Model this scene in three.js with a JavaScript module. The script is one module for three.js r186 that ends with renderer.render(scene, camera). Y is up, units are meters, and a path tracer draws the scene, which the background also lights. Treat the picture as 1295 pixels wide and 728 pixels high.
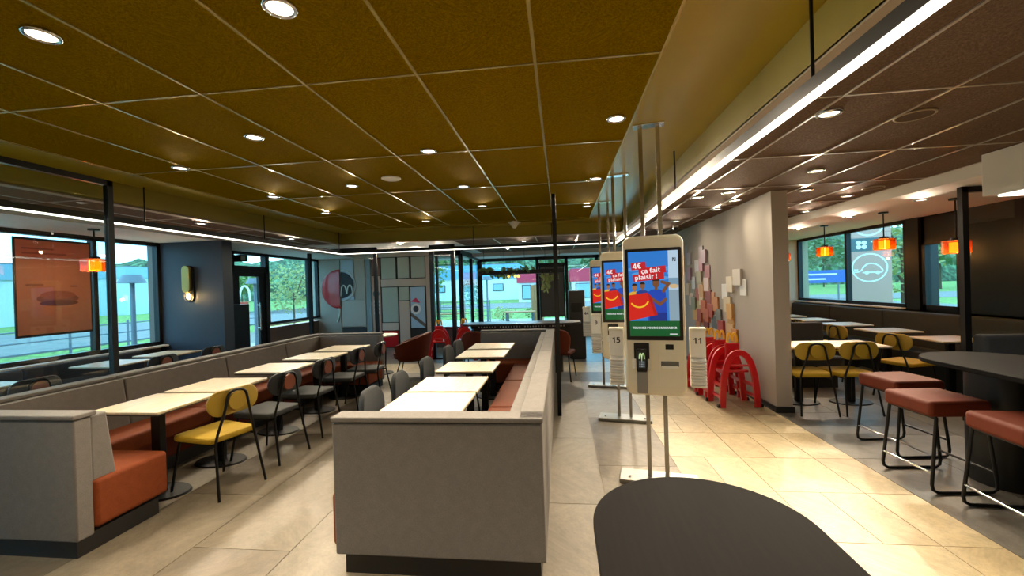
import * as THREE from 'three';
import { RoundedBoxGeometry } from 'three/addons/geometries/RoundedBoxGeometry.js';
import { mergeGeometries, toCreasedNormals } from 'three/addons/utils/BufferGeometryUtils.js';
import { RectAreaLightUniformsLib } from 'three/addons/lights/RectAreaLightUniformsLib.js';
import { ImprovedNoise } from 'three/addons/math/ImprovedNoise.js';

RectAreaLightUniformsLib.init();
const scene = new THREE.Scene();
const renderer = new THREE.WebGLRenderer({ antialias: true });
renderer.toneMapping = THREE.LinearToneMapping;
renderer.toneMappingExposure = 1.15;
renderer.shadowMap.enabled = true;

// ---------- camera: ultra-wide phone lens held at 1.6 m ----------
const camera = new THREE.PerspectiveCamera(68.72, 1295 / 728, 0.05, 400);
camera.rotation.order = 'YXZ';
camera.position.set(0, 1.6, 0);
camera.rotation.set(THREE.MathUtils.degToRad(-0.30), THREE.MathUtils.degToRad(6.57), THREE.MathUtils.degToRad(-1.80));
scene.add(camera);

// ---------- sky: bright thin overcast with a little blue ----------
const noise = new ImprovedNoise();
const SKY_STRENGTH = 6;
{
  const w = 256, h = 128, d = new Uint8Array(w * h * 4);
  for (let j = 0; j < h; j++) for (let i = 0; i < w; i++) {
    const el = (j / (h - 1) - 0.5) * Math.PI, az = i / w * Math.PI * 2;
    const x = Math.cos(el) * Math.cos(az), y = Math.sin(el), z = Math.cos(el) * Math.sin(az);
    const c = THREE.MathUtils.clamp(0.36 + 0.7 * noise.noise(x * 2.2 + 5, y * 5 + 2, z * 2.2) + 0.3 * noise.noise(x * 6, y * 12, z * 6 + 9), 0, 1);
    const k = (j * w + i) * 4;
    d[k] = 138 + 95 * c; d[k + 1] = 196 + 45 * c; d[k + 2] = 232 + 18 * c; d[k + 3] = 255;
  }
  const t = new THREE.DataTexture(d, w, h); t.colorSpace = THREE.SRGBColorSpace; t.magFilter = THREE.LinearFilter; t.minFilter = THREE.LinearFilter;
  t.mapping = THREE.EquirectangularReflectionMapping; t.needsUpdate = true;
  scene.background = t; scene.backgroundIntensity = SKY_STRENGTH;
}
// lamp strengths
const SPOT_I = 11.5, LED_I = 14;

// ---------- helpers ----------
let seed = 12345;
const rnd = () => { seed = (seed * 1664525 + 1013904223) >>> 0; return seed / 4294967296; };
const rr = (a, b) => a + (b - a) * rnd();
const used = {};
function numbered(n) { used[n] = (used[n] ?? -1) + 1; return used[n] ? n + '_' + String(used[n]).padStart(3, '0') : n; }
function thing(name, label, category, pos = [0, 0, 0], turn = 0, group) {
  const o = new THREE.Group(); o.name = numbered(name); o.position.set(...pos); o.rotation.y = turn;
  o.userData = { label, category }; if (group) o.userData.group = group; scene.add(o); return o;
}
function copy(src, label, pos, turn = 0) {
  const o = src.clone(); o.name = numbered(src.name.replace(/_\d{3}$/, '')); o.position.set(...pos); o.rotation.set(0, turn, 0);
  o.userData = { ...src.userData, label }; scene.add(o); return o;
}
function part(name, geo, mat, parent, label) {
  const m = new THREE.Mesh(Array.isArray(geo) ? merge(geo) : geo, mat); m.name = name; m.castShadow = m.receiveShadow = true;
  if (label) m.userData.label = label; parent.add(m); return m;
}
function single(name, geo, mat, label, category, group) {
  const m = part(numbered(name), geo, mat, scene); m.userData = { label, category }; if (group) m.userData.group = group; return m;
}
function struct(name, geo, mat, label, category) {
  const o = geo ? part(name, geo, mat, scene) : new THREE.Group(); o.name = name; if (!geo) scene.add(o);
  o.userData = { kind: 'structure', label, category }; return o;
}
function merge(list) {
  return mergeGeometries(list.map(g => {
    g = g.index ? g.toNonIndexed() : g;
    for (const k of Object.keys(g.attributes)) if (!['position', 'normal', 'uv'].includes(k)) g.deleteAttribute(k);
    return g;
  }));
}
function boxUV(g, s = 1) {   // uv in metres from position and normal
  const p = g.attributes.position, n = g.attributes.normal, uv = new Float32Array(p.count * 2);
  for (let i = 0; i < p.count; i++) {
    const ax = Math.abs(n.getX(i)), ay = Math.abs(n.getY(i)), az = Math.abs(n.getZ(i));
    const [u, v] = ay >= ax && ay >= az ? [p.getX(i), p.getZ(i)] : ax >= az ? [p.getZ(i), p.getY(i)] : [p.getX(i), p.getY(i)];
    uv[i * 2] = u * s; uv[i * 2 + 1] = v * s;
  }
  g.setAttribute('uv', new THREE.BufferAttribute(uv, 2)); return g;
}
const box = (x0, x1, y0, y1, z0, z1) => boxUV(new THREE.BoxGeometry(Math.abs(x1 - x0), Math.abs(y1 - y0), Math.abs(z1 - z0)).translate((x0 + x1) / 2, (y0 + y1) / 2, (z0 + z1) / 2));
const rbox = (x0, x1, y0, y1, z0, z1, r = 0.01, s = 2) => boxUV(new RoundedBoxGeometry(Math.abs(x1 - x0), Math.abs(y1 - y0), Math.abs(z1 - z0), s, r).translate((x0 + x1) / 2, (y0 + y1) / 2, (z0 + z1) / 2));
const cyl = (r0, r1, h, x = 0, y = 0, z = 0, n = 20) => new THREE.CylinderGeometry(r0, r1, h, n).translate(x, y, z);
const V = (x, y, z) => new THREE.Vector3(x, y, z);
function tube(pts, r, bend = 0.03, seg = 0, closed = false, rad = 8) {   // polyline with rounded corners
  const P = pts.map(p => V(...p)), c = new THREE.CurvePath();
  let last = P[0];
  for (let i = 1; i < P.length - 1; i++) {
    const a = P[i].clone().lerp(P[i - 1], Math.min(0.5, bend / P[i].distanceTo(P[i - 1]))), b = P[i].clone().lerp(P[i + 1], Math.min(0.5, bend / P[i].distanceTo(P[i + 1])));
    if (last.distanceTo(a) > 1e-4) c.add(new THREE.LineCurve3(last, a));
    c.add(new THREE.QuadraticBezierCurve3(a, P[i], b)); last = b;
  }
  c.add(new THREE.LineCurve3(last, P[P.length - 1]));
  return new THREE.TubeGeometry(c, seg || P.length * 7, r, rad, closed);
}
function bar(a, b, r, n = 10) {
  const A = V(...a), B = V(...b), d = B.clone().sub(A), g = new THREE.CylinderGeometry(r, r, d.length(), n);
  g.applyQuaternion(new THREE.Quaternion().setFromUnitVectors(V(0, 1, 0), d.clone().normalize())); g.translate(...A.add(B).multiplyScalar(0.5).toArray()); return g;
}
function extrude(shape, depth, bevel = 0.005, seg = 12) {
  const g = new THREE.ExtrudeGeometry(shape, { depth: depth - 2 * bevel, bevelEnabled: bevel > 0, bevelThickness: bevel, bevelSize: bevel, bevelOffset: -bevel, bevelSegments: 2, curveSegments: seg });
  return g.translate(0, 0, bevel);
}
function rrect(w, h, r, cx = 0, cy = 0) {
  const s = new THREE.Shape(), x = cx - w / 2, y = cy - h / 2;
  s.moveTo(x + r, y); s.lineTo(x + w - r, y); s.absarc(x + w - r, y + r, r, -Math.PI / 2, 0); s.lineTo(x + w, y + h - r); s.absarc(x + w - r, y + h - r, r, 0, Math.PI / 2);
  s.lineTo(x + r, y + h); s.absarc(x + r, y + h - r, r, Math.PI / 2, Math.PI); s.lineTo(x, y + r); s.absarc(x + r, y + r, r, Math.PI, Math.PI * 1.5); return s;
}
const poly = pts => new THREE.Shape(pts.map(p => new THREE.Vector2(...p)));

// ---------- textures ----------
function dataTex(size, fn, srgb = false, rx = 1, ry = rx) {
  const d = new Uint8Array(size * size * 4);
  for (let j = 0; j < size; j++) for (let i = 0; i < size; i++) {
    const v = fn(i / size, j / size, i, j), k = (j * size + i) * 4;
    const a = Array.isArray(v) ? v : [v, v, v]; for (let q = 0; q < 3; q++) d[k + q] = Math.max(0, Math.min(255, a[q])); d[k + 3] = 255;
  }
  const t = new THREE.DataTexture(d, size, size); t.wrapS = t.wrapT = THREE.RepeatWrapping; t.magFilter = THREE.LinearFilter; t.minFilter = THREE.LinearMipmapLinearFilter; t.generateMipmaps = true;
  if (srgb) t.colorSpace = THREE.SRGBColorSpace; t.repeat.set(rx, ry); t.needsUpdate = true; return t;
}
// tileable noise: value on a torus
const tn = (u, v, f, o = 0) => { const a = u * Math.PI * 2, b = v * Math.PI * 2, R = f / 6.283; return noise.noise(Math.cos(a) * R + 7 + o, Math.sin(a) * R + Math.cos(b) * R + o, Math.sin(b) * R + 3 - o); };
const weaveBump = dataTex(256, (u, v, i, j) => 120 + 60 * Math.sin(i * 0.785) * Math.sin(j * 0.785) + 70 * (rnd() - 0.5), false, 8);
const fabricTone = dataTex(256, (u, v) => { const n = 232 + 8 * tn(u, v, 9) + 46 * (rnd() - 0.5); return [n, n, n]; }, true, 2.5);
const feltTone = dataTex(512, (u, v) => { const n = 205 + 30 * tn(u, v, 60) + 70 * (rnd() - 0.5); return [n, n, n]; }, true, 1.4);
const feltBump = dataTex(256, () => 255 * rnd(), false, 3);
const stoneTone = dataTex(512, (u, v) => { const n = 228 + 12 * tn(u, v, 6) + 16 * tn(u, v, 22, 4) + 14 * tn(u, v, 70, 8) + 22 * (rnd() - 0.5); return [n, n * 0.99, n * 0.97]; }, true, 0.7);
const stoneRough = dataTex(256, (u, v) => 150 + 14 * tn(u, v, 12, 2) + 20 * (rnd() - 0.5), false, 0.9);
const grain = (base, dark, fx) => dataTex(512, (u, v) => {
  const pl = Math.floor(u * 5), o = pl * 13.7, g = noise.noise(u * fx + o, v * 2.5 + o, o) * 0.5 + 0.5, f = noise.noise(u * fx * 5 + o, v * 9, o + 5) * 0.5 + 0.5, k = Math.min(1, 0.55 * g + 0.45 * f) + 0.12 * Math.sin(o * 5);
  return base.map((b, q) => b + (dark[q] - b) * k);
}, true, 1.6);
const woodTone = grain([236, 224, 196], [196, 172, 132], 30);
const blackWood = grain([44, 42, 42], [26, 25, 26], 40);
const timber = grain([196, 150, 104], [150, 105, 66], 26);
const grassTone = dataTex(256, (u, v) => { const n = 0.8 + 0.35 * tn(u, v, 20) + 0.4 * (rnd() - 0.5); return [140 * n, 182 * n, 92 * n]; }, true, 0.25);
const forestTone = dataTex(512, (u, v) => { const n = 0.75 + 0.5 * tn(u, v, 26) + 0.45 * tn(u, v, 70, 5) + 0.3 * (rnd() - 0.5); return [98 * n, 134 * n, 96 * n]; }, true, 0.03);
const asphaltTone = dataTex(256, (u, v) => 175 + 20 * tn(u, v, 10) + 40 * (rnd() - 0.5), true, 0.5);

// ---------- materials ----------
const M = (color, o = {}) => new THREE.MeshStandardMaterial({ color, roughness: 0.6, ...o });
const P = (color, o = {}) => new THREE.MeshPhysicalMaterial({ color, roughness: 0.5, ...o });
const m = {
  greyFabric: M('#8a8580', { map: fabricTone, bumpMap: weaveBump, bumpScale: 0.0006, roughness: 0.92 }),
  darkFabric: M('#3c4044', { map: fabricTone, bumpMap: weaveBump, bumpScale: 0.0006, roughness: 0.9 }),
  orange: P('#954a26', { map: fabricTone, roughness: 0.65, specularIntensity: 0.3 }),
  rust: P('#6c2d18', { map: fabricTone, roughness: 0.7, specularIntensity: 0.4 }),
  plinth: M('#1f1d1c', { roughness: 0.5 }),
  table: M('#ffffff', { map: woodTone, roughness: 0.42 }),
  tableEdge: M('#37322c', { roughness: 0.6 }),
  blackMetal: M('#141516', { roughness: 0.42, metalness: 0.4 }),
  frame: M('#15171b', { roughness: 0.38, metalness: 0.3 }),
  steel: M('#b9b8b4', { roughness: 0.26, metalness: 1 }),
  brushed: M('#9a9994', { roughness: 0.45, metalness: 0.85 }),
  chrome: M('#d8d8d8', { roughness: 0.14, metalness: 1 }),
  yellowPad: M('#c9a51e', { map: fabricTone, bumpMap: weaveBump, bumpScale: 0.0004, roughness: 0.8 }),
  yellowBack: P('#a98a22', { roughness: 0.5 }),
  blackPad: M('#4a4d4e', { map: fabricTone, roughness: 0.75 }),
  blackBack: P('#26282a', { roughness: 0.5 }),
  brownDisc: P('#8d4a2c', { roughness: 0.5 }),
  counterTop: P('#d0d0d0', { map: blackWood, roughness: 0.3 }),
  blackTop: P('#948c86', { map: blackWood, roughness: 0.8, specularIntensity: 0.12 }),
  white: M('#e9e4d8', { roughness: 0.55 }),
  soffit: M('#d9d6d0', { roughness: 0.8 }),
  kiosk: P('#e9e0c8', { roughness: 0.36, clearcoat: 0.3 }),
  black: M('#0c0d0e', { roughness: 0.3 }),
  yellowTile: P('#997b00', { map: feltTone, bumpMap: feltBump, bumpScale: 0.002, roughness: 1, ior: 1.03 }),
  yellowPaint: P('#a18a08', { roughness: 0.3, clearcoat: 0.4, clearcoatRoughness: 0.25 }),
  yellowRail: M('#c2ae60', { roughness: 0.25, metalness: 0.55 }),
  brownTile: P('#8c7564', { map: feltTone, bumpMap: feltBump, bumpScale: 0.002, roughness: 1, ior: 1.05 }),
  brownRail: M('#b3a79b', { roughness: 0.3, metalness: 0.4 }),
  brownTrim: M('#a3927c', { roughness: 0.7 }),
  beigeTile: [0, 1, 2].map(k => M(['#857a68', '#7e7362', '#8b806e'][k], { map: stoneTone, roughnessMap: stoneRough, roughness: 0.75 })),
  lightTile: [0, 1, 2].map(k => M(['#c4b28e', '#bdab87', '#c9b894'][k], { map: stoneTone, roughnessMap: stoneRough, roughness: 0.7 })),
  darkTile: [0, 1, 2].map(k => M(['#77736d', '#706c67', '#7d7973'][k], { map: stoneTone, roughnessMap: stoneRough, roughness: 0.65 })),
  grout: M('#8d826f', { roughness: 0.9 }), darkGrout: M('#4a4743', { roughness: 0.9 }),
  greyWall: M('#a79e95', { roughness: 0.88 }),
  beigeWall: M('#b8aa94', { roughness: 0.88 }),
  navy: M('#2b3646', { roughness: 0.55 }),
  brownPanel: M('#6d5a50', { roughness: 0.5 }),
  darkPanel: P('#121419', { roughness: 0.3 }),
  gold: M('#a08a4e', { roughness: 0.35, metalness: 0.7 }),
  red: P('#c4121b', { roughness: 0.32, clearcoat: 0.4 }),
  gold2: P('#f0b323', { roughness: 0.35 }),
  glass: P('#f3f7f6', { transmission: 1, thickness: 0, roughness: 0, ior: 1.5 }),
  winGlass: P('#d5ebef', { transmission: 1, thickness: 0, roughness: 0, ior: 1.5 }),
  amber: P('#fbb050', { transmission: 0.9, thickness: 0, roughness: 0.2, ior: 1.4 }),
  led: M('#ffffff', { emissive: '#fff6e6', emissiveIntensity: 3.2 }),
  lens: M('#ffffff', { emissive: '#fff1d8', emissiveIntensity: 4 }),
  bulb: M('#ffd890', { emissive: '#ffc050', emissiveIntensity: 6 }),
  grass: M('#ffffff', { map: grassTone, roughness: 1 }), forest: M('#ffffff', { map: forestTone, roughness: 1 }),
  asphalt: M('#b9b9b6', { map: asphaltTone, roughness: 0.95 }), paving: M('#d2cec4', { map: stoneTone, roughness: 0.9 }),
  timber: M('#ffffff', { map: timber, roughness: 0.7 }),
  bark: M('#5a4a3a', { roughness: 1 }), leaf: P('#6f8f3f', { roughness: 0.8, transmission: 0.3, thickness: 0, side: THREE.DoubleSide }),
  leafPale: P('#a8b070', { roughness: 0.8, transmission: 0.3, thickness: 0, side: THREE.DoubleSide }), leafDark: P('#5f8050', { roughness: 0.8, transmission: 0.3, thickness: 0, side: THREE.DoubleSide }),
  greyPost: M('#66707a', { roughness: 0.5 }),
};
function canvas(w, h, draw) {
  const c = document.createElement('canvas'); c.width = w; c.height = h; draw(c.getContext('2d'), w, h);
  const t = new THREE.CanvasTexture(c); t.colorSpace = THREE.SRGBColorSpace; return t;
}

// =====================================================================
// STRUCTURE
// =====================================================================
const XL = -6.7, XR = 5.8, ZB = -13.5, ZF = 4, YY = 2.85, YB = 2.62, YW = 2.5;
// yellow raised field
const FX0 = -4.72, FX1 = 1.24, FZ0 = -8.72, FZ1 = 1.2;

// ---- floors: every tile is a piece ----
function floorField(name, label, list, mats, grout, bounds) {
  const f = struct(name, null, null, label, 'floor');
  part('grout_bed', bounds.map(b => box(b[0], b[1], -0.12, -0.004, b[2], b[3])), grout, f);
  const cache = {};
  list.forEach(([x0, x1, z0, z1], i) => {
    const w = x1 - x0 - 0.005, d = z1 - z0 - 0.005, key = w.toFixed(3) + '_' + d.toFixed(3) + '_' + (i % 3);
    if (!cache[key]) { const g = new THREE.BoxGeometry(w, 0.02, d); boxUV(g); const uv = g.attributes.uv; for (let k = 0; k < uv.count; k++) uv.setXY(k, uv.getX(k) + (i % 3) * 0.37, uv.getY(k) + (i % 3) * 0.61); cache[key] = g; }
    const t = part('floor_tile', cache[key], mats[(i * 7 + (i >> 2)) % 3], f); t.position.set((x0 + x1) / 2, -0.01, (z0 + z1) / 2);
  });
  return f;
}
{
  const beige = [], light = [], dark = [];
  // beige seating floor: long tiles running away from the entrance path
  for (let i = 0; ; i++) {
    const x1 = 0.95 - i * 0.665, x0 = Math.max(XL, x1 - 0.665); if (x1 <= XL + 0.01) break;
    for (let z = -2.42 + 1.33 * 5 + (i % 2) * 0.665; z > -7.7; z -= 1.33) { const za = Math.max(z - 1.33, -7.7), zb = Math.min(z, ZF); if (zb - za > 0.02) beige.push([x0, x1, za, zb]); }
  }
  // light path along the kiosks and across behind the seats
  let row = 0;
  for (let z = -2.72 + 0.625 * 10; z > ZB; z -= 0.625, row++) {
    const zb = Math.min(z, ZF), za = Math.max(z - 0.625, ZB); if (zb - za < 0.02) continue;
    const odd = row % 2, cuts = odd ? [0.95, 1.24, 1.55, 2.17, 2.5] : [0.95, 1.55, 1.86, 2.17, 2.5];
    for (let k = 0; k < cuts.length - 1; k++) light.push([cuts[k], cuts[k + 1], za, zb]);
  }
  for (let x = 0.95; x > XL + 0.02; x -= 0.8) light.push([Math.max(XL, x - 0.8), x, -8.7, -7.7]);
  for (let x = 0.95; x > XL + 0.02; x -= 1.33) for (let z = -8.7; z > ZB + 0.02; z -= 0.8) dark.push([Math.max(XL, x - 1.33), x, Math.max(ZB, z - 0.8), z]);
  const dark2 = [];
  for (let k = 0; k < 6; k++) { const x0 = 2.5 + k * 0.665, x1 = Math.min(XR, x0 + 0.665); if (x0 > XR) break; for (let z = ZF - (k % 2) * 0.6; z > ZB; z -= 1.33) { const za = Math.max(ZB, z - 1.33); if (z - za > 0.02) dark2.push([x0, x1, za, z]); } if (k % 2) dark2.push([x0, x1, ZF - 0.6, ZF]); }
  floorField('floor', 'beige stone-look tile floor under the banquettes', beige, m.beigeTile, m.grout, [[XL, 0.95, -7.7, ZF]]);
  floorField('floor_001', 'pale cream tile path beside the ordering kiosks', light, m.lightTile, m.grout, [[0.95, 2.5, ZB, ZF], [XL, 0.95, -8.7, -7.7]]);
  floorField('floor_002', 'dark grey tile floor at the back of the room', dark, m.darkTile, m.darkGrout, [[XL, 0.95, ZB, -8.7]]);
  floorField('floor_003', 'dark grey tile floor under the high bar table and window seats', dark2, m.darkTile, m.darkGrout, [[2.5, XR, ZB, ZF]]);
}

// ---- ceilings ----
function gridCeiling(name, label, y, xs, zs, tileMat, railMat, slab) {
  const c = struct(name, null, null, label, 'ceiling');
  part('ceiling_slab', slab.map(b => box(b[0], b[1], y + 0.03, y + 0.12, b[2], b[3])), m.soffit, c);
  const cache = {};
  for (let i = 0; i < xs.length - 1; i++) for (let j = 0; j < zs.length - 1; j++) {
    const w = xs[i + 1] - xs[i] - 0.018, d = zs[j + 1] - zs[j] - 0.018; if (w < 0.03 || d < 0.03) continue;
    const key = w.toFixed(3) + '_' + d.toFixed(3); cache[key] ??= boxUV(new THREE.BoxGeometry(w, 0.02, d));
    const t = part('ceiling_panel', cache[key], tileMat, c); t.position.set((xs[i] + xs[i + 1]) / 2, y + 0.012, (zs[j] + zs[j + 1]) / 2);
  }
  xs.forEach(x => { const g = box(x - 0.009, x + 0.009, y - 0.004, y + 0.012, zs[0], zs[zs.length - 1]); part('ceiling_rail', g, railMat, c); });
  zs.forEach(z => { const g = box(xs[0], xs[xs.length - 1], y - 0.003, y + 0.012, z - 0.008, z + 0.008); part('ceiling_rail', g, railMat, c); });
  return c;
}
const steps = (a, b, s) => { const r = []; for (let v = a; v < b - 0.05; v += s) r.push(v); r.push(b); return r; };
{
  const xs = []; for (let k = 7; k >= 0; k--) xs.push(0.59 - k * 0.693);
  const zs = [-8.3, -8.07, -6.65, -5.23, -3.81, -2.39, -0.97, 0.45, 0.9];
  const c = gridCeiling('ceiling', 'mustard yellow felt panel ceiling in a raised field', YY, xs, zs, m.yellowTile, m.yellowRail, [[FX0, FX1, FZ0, FZ1]]);
  part('painted_border', [box(0.59, FX1, YY - 0.002, YY + 0.03, FZ0, FZ1), box(FX0, xs[0], YY - 0.002, YY + 0.03, FZ0, FZ1), box(xs[0], 0.59, YY - 0.002, YY + 0.03, FZ0, -8.3), box(xs[0], 0.59, YY - 0.002, YY + 0.03, 0.9, FZ1)], m.yellowPaint, c, 'glossy mustard painted border');
  part('drop_face', [box(FX1, FX1 + 0.03, YB, YY + 0.03, FZ0, FZ1), box(FX0 - 0.03, FX0, YB, YY + 0.03, FZ0, FZ1), box(FX0 - 0.03, FX1 + 0.03, YB, YY + 0.03, FZ0 - 0.03, FZ0), box(FX0 - 0.03, FX1 + 0.03, YB, YY + 0.03, FZ1, FZ1 + 0.03)], M('#8a7a10', { roughness: 0.6 }), c, 'olive painted drop face');
  part('edge_trim', [box(FX1, FX1 + 0.09, YB - 0.012, YB + 0.01, FZ0 - 0.09, FZ1), box(FX0 - 0.09, FX0, YB - 0.012, YB + 0.01, FZ0 - 0.09, FZ1), box(FX0, FX1, YB - 0.012, YB + 0.01, FZ0 - 0.09, FZ0)], m.brownTrim, c, 'beige edge trim');
  // brown lower fields
  const zr = []; for (let z = -2.6 - 1.21 * 8; z < ZF; z += 1.21) zr.push(z); zr.push(ZF);
  const rx = [FX1 + 0.09, 1.63, 2.2, 2.78, 3.36, 3.95];
  gridCeiling('ceiling_001', 'brown felt panel ceiling above the kiosk path and bar', YB, rx, zr.filter(z => z >= ZB + 1).concat([]).sort((a, b) => a - b), m.brownTile, m.brownRail, [[FX1 + 0.04, 3.95, ZB, ZF]]);
  gridCeiling('ceiling_002', 'brown felt panel ceiling over the left window seats', YB, [-5.62, -5.28, FX0 - 0.09], zr.filter(z => z > FZ0), m.brownTile, m.brownRail, [[XL, FX0 - 0.04, FZ0, ZF]]);
  gridCeiling('ceiling_003', 'brown felt panel ceiling at the back by the windows', YB, steps(-2.3, FX1 + 0.09, 0.9), [-12.5, -11.3, -10.1, FZ0 - 0.09], m.brownTile, m.brownRail, [[XL, FX1 + 0.03, ZB, FZ0 - 0.04]]);
  gridCeiling('ceiling_004', 'brown felt panel ceiling behind the photographer', YB, steps(-5.62, FX1 + 0.09, 0.6), [FZ1 + 0.03, 2.4, ZF], m.brownTile, m.brownRail, [[FX0 - 0.03, FX1 + 0.03, FZ1 + 0.04, ZF]]);
  // white soffits by the windows
  struct('ceiling_005', [box(XL, -5.62, YW, YB + 0.12, ZB, ZF)], m.soffit, 'white soffit along the left windows', 'ceiling');
  struct('ceiling_006', [box(3.97, XR, YW, YB + 0.12, ZB, ZF), box(3.95, 3.97, YW, YB + 0.1, ZB, ZF)], m.soffit, 'white soffit above the pendant lamps by the right windows', 'ceiling');
  struct('ceiling_008', [box(-5.62, -2.3, YB - 0.012, YB + 0.02, -12.5, FZ0 - 0.09)], m.soffit, 'white flat ceiling over the play corner', 'ceiling');
  struct('ceiling_007', [box(-5.62, 3.95, YW, YB + 0.12, ZB, -12.5)], m.soffit, 'white soffit along the back windows', 'ceiling');
}

// ---- windows ----
function windowAt(n, label, axis, at, a0, a1, y0, y1, mull, opt = {}) {
  const w = struct('window_' + n, null, null, label, 'window'), t = opt.t ?? 0.06, d = 0.09;
  const B = (u0, u1, v0, v1, dd = d) => axis === 'z' ? box(at - dd / 2, at + dd / 2, v0, v1, u0, u1) : box(u0, u1, v0, v1, at - dd / 2, at + dd / 2);
  part('window_frame', [B(a0, a1, y0, y0 + t), B(a0, a1, y1 - t, y1), B(a0, a0 + t, y0, y1), B(a1 - t, a1, y0, y1)], m.frame, w);
  const edges = [a0 + t / 2, ...mull, a1 - t / 2];
  mull.forEach(u => part('mullion', B(u - t / 2, u + t / 2, y0, y1), m.frame, w));
  (opt.transom ?? []).forEach(([u0, u1, v]) => part('transom', B(u0, u1, v - t / 2, v + t / 2), m.frame, w));
  for (let i = 0; i < edges.length - 1; i++) part('pane', B(edges[i] + t / 2, edges[i + 1] - t / 2, y0 + t, y1 - t, 0.01), m.winGlass, w);
  if (opt.sill) part('sill', axis === 'z' ? rbox(at - 0.06, at + opt.sill, y0 - 0.03, y0, a0, a1, 0.008) : rbox(a0, a1, y0 - 0.03, y0, at - 0.06, at + opt.sill, 0.008), m.soffit, w);
  return w;
}
const T = 0.2;
// left wall
struct('wall_left', [box(XL - T, XL, -0.1, 0.8, -6.35, ZF), box(XL - T, XL, -0.1, YB + 0.1, -7.86, -6.35), box(XL - T, XL, -0.1, 0.8, -11.0, -8.9), box(XL - T, XL, YW - 0.02, YB + 0.12, ZB, ZF), box(XL - T, XL, -0.1, YB + 0.1, 1.5, ZF)], m.brownPanel, 'brown panelled low wall under the left windows', 'wall');
windowAt(1, 'wide left window behind the glass screen', 'z', XL, -6.35, 1.5, 0.8, YW, [-5.35, -3.6, -1.9, -0.2], { sill: 0.16 });
windowAt(2, 'left window beyond the glazed door with a blossom tree outside', 'z', XL, -11.0, -8.95, 0.88, YW, [-10.55], { sill: 0.1 });
{ // glazed entrance door
  const d = struct('door_1', null, null, 'black framed glass entrance door with a transom light', 'door');
  part('door_frame', [box(XL - 0.06, XL + 0.06, 0, YW, -7.95, -7.86), box(XL - 0.06, XL + 0.06, 0, YW, -8.95, -8.86), box(XL - 0.06, XL + 0.06, YW - 0.06, YW, -8.95, -7.86), box(XL - 0.06, XL + 0.06, 2.08, 2.2, -8.95, -7.86)], m.frame, d);
  part('door_leaf', [box(XL - 0.03, XL + 0.03, 0.02, 2.08, -8.1, -7.95), box(XL - 0.03, XL + 0.03, 0.02, 2.08, -8.86, -8.68), box(XL - 0.03, XL + 0.03, 0.02, 0.2, -8.7, -8.1), box(XL - 0.03, XL + 0.03, 1.98, 2.08, -8.7, -8.1)], m.frame, d);
  part('pane', box(XL - 0.006, XL + 0.006, 0.2, 1.98, -8.68, -8.1), m.winGlass, d);
  part('pane', box(XL - 0.006, XL + 0.006, 2.2, YW - 0.06, -8.86, -7.95), m.winGlass, d);
  part('door_handle', [bar([XL + 0.09, 0.8, -8.62], [XL + 0.09, 1.4, -8.62], 0.014), bar([XL + 0.02, 0.85, -8.62], [XL + 0.09, 0.85, -8.62], 0.01), bar([XL + 0.02, 1.35, -8.62], [XL + 0.09, 1.35, -8.62], 0.01)], m.steel, d);
}
// navy pier between window and door
struct('wall_pier', [box(XL + 0.001, -5.52, 0, YW, -6.56, -6.35)], m.navy, 'dark navy wall pier carrying the gold sconce', 'wall');
// rear left panelled wall of the play corner
struct('wall_rear_left', [box(XL - T, -3.45, -0.1, YB + 0.12, -11.0 - T, -11.0)], M('#c2b5a8', { roughness: 0.6 }), 'taupe wall of the play corner', 'wall');
struct('wall_rear_low', [box(-3.45, -2.62, -0.1, 0.5, -11.0 - T, -11.0), box(-2.62 - T, -2.62, -0.1, 0.3, ZB, -11), box(-2.62, 2.5, -0.1, 0.3, ZB - T, ZB), box(-3.45, -2.62, YW - 0.02, YB + 0.12, -11.2, -11.0), box(-2.62 - T, -2.62, YW - 0.02, YB + 0.12, ZB, -11), box(-2.8, 6, YW - 0.02, YB + 0.12, ZB - T, ZB)], M('#3a3836', { roughness: 0.6 }), 'dark low wall under the back windows', 'wall');
windowAt(3, 'narrow window beside the play corner panels', 'x', -11.0, -3.45, -2.62, 0.5, YW, [-3.28], {});
windowAt(4, 'side window of the glazed bay at the back', 'z', -2.62, ZB, -11.0, 0.3, YW, [-12.3], {});
windowAt(5, 'wide back window facing the lawn and shops', 'x', ZB, -2.62, 2.5, 0.3, YW, [-0.72, 0.2, 1.15], { t: 0.1, transom: [[-0.72, 0.2, 2.24]] });
// grey feature wall and right zone
struct('wall_partition', [box(2.5, 2.68, 0, YB + 0.1, ZB, -5.3)], m.greyWall, 'grey feature wall with coloured wooden blocks', 'wall');
struct('baseboard_partition', [box(2.485, 2.695, 0, 0.07, ZB, -5.285)], m.plinth, 'black baseboard of the grey feature wall', 'baseboard');
struct('wall_rear_right', [box(2.68, XR + T, -0.1, YB + 0.12, -11.0 - T, -11.0)], m.beigeWall, 'beige end wall behind the right window seats', 'wall');
struct('wall_right', [box(XR, XR + T, -0.1, 1.03, -11, ZF), box(XR, XR + T, -0.1, YB + 0.12, -7.7, -7.45), box(XR, XR + T, 2.1, YB + 0.12, -7.5, -6.8), box(XR, XR + T, -0.1, YB + 0.12, -6.8, ZF), box(XR, XR + T, YW - 0.02, YB + 0.12, -11.2, ZF), box(XR - 0.05, XR, 1.0, YW, -7.75, -7.5), box(XR - 0.03, XR, 1.0, YW, -6.75, 0)], m.darkPanel, 'glossy dark wall between the right windows', 'wall');
windowAt(6, 'right window beside the charging totem outside', 'z', XR, -11.0, -7.75, 1.03, YW, [-9.25], { sill: -0.14 });
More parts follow.
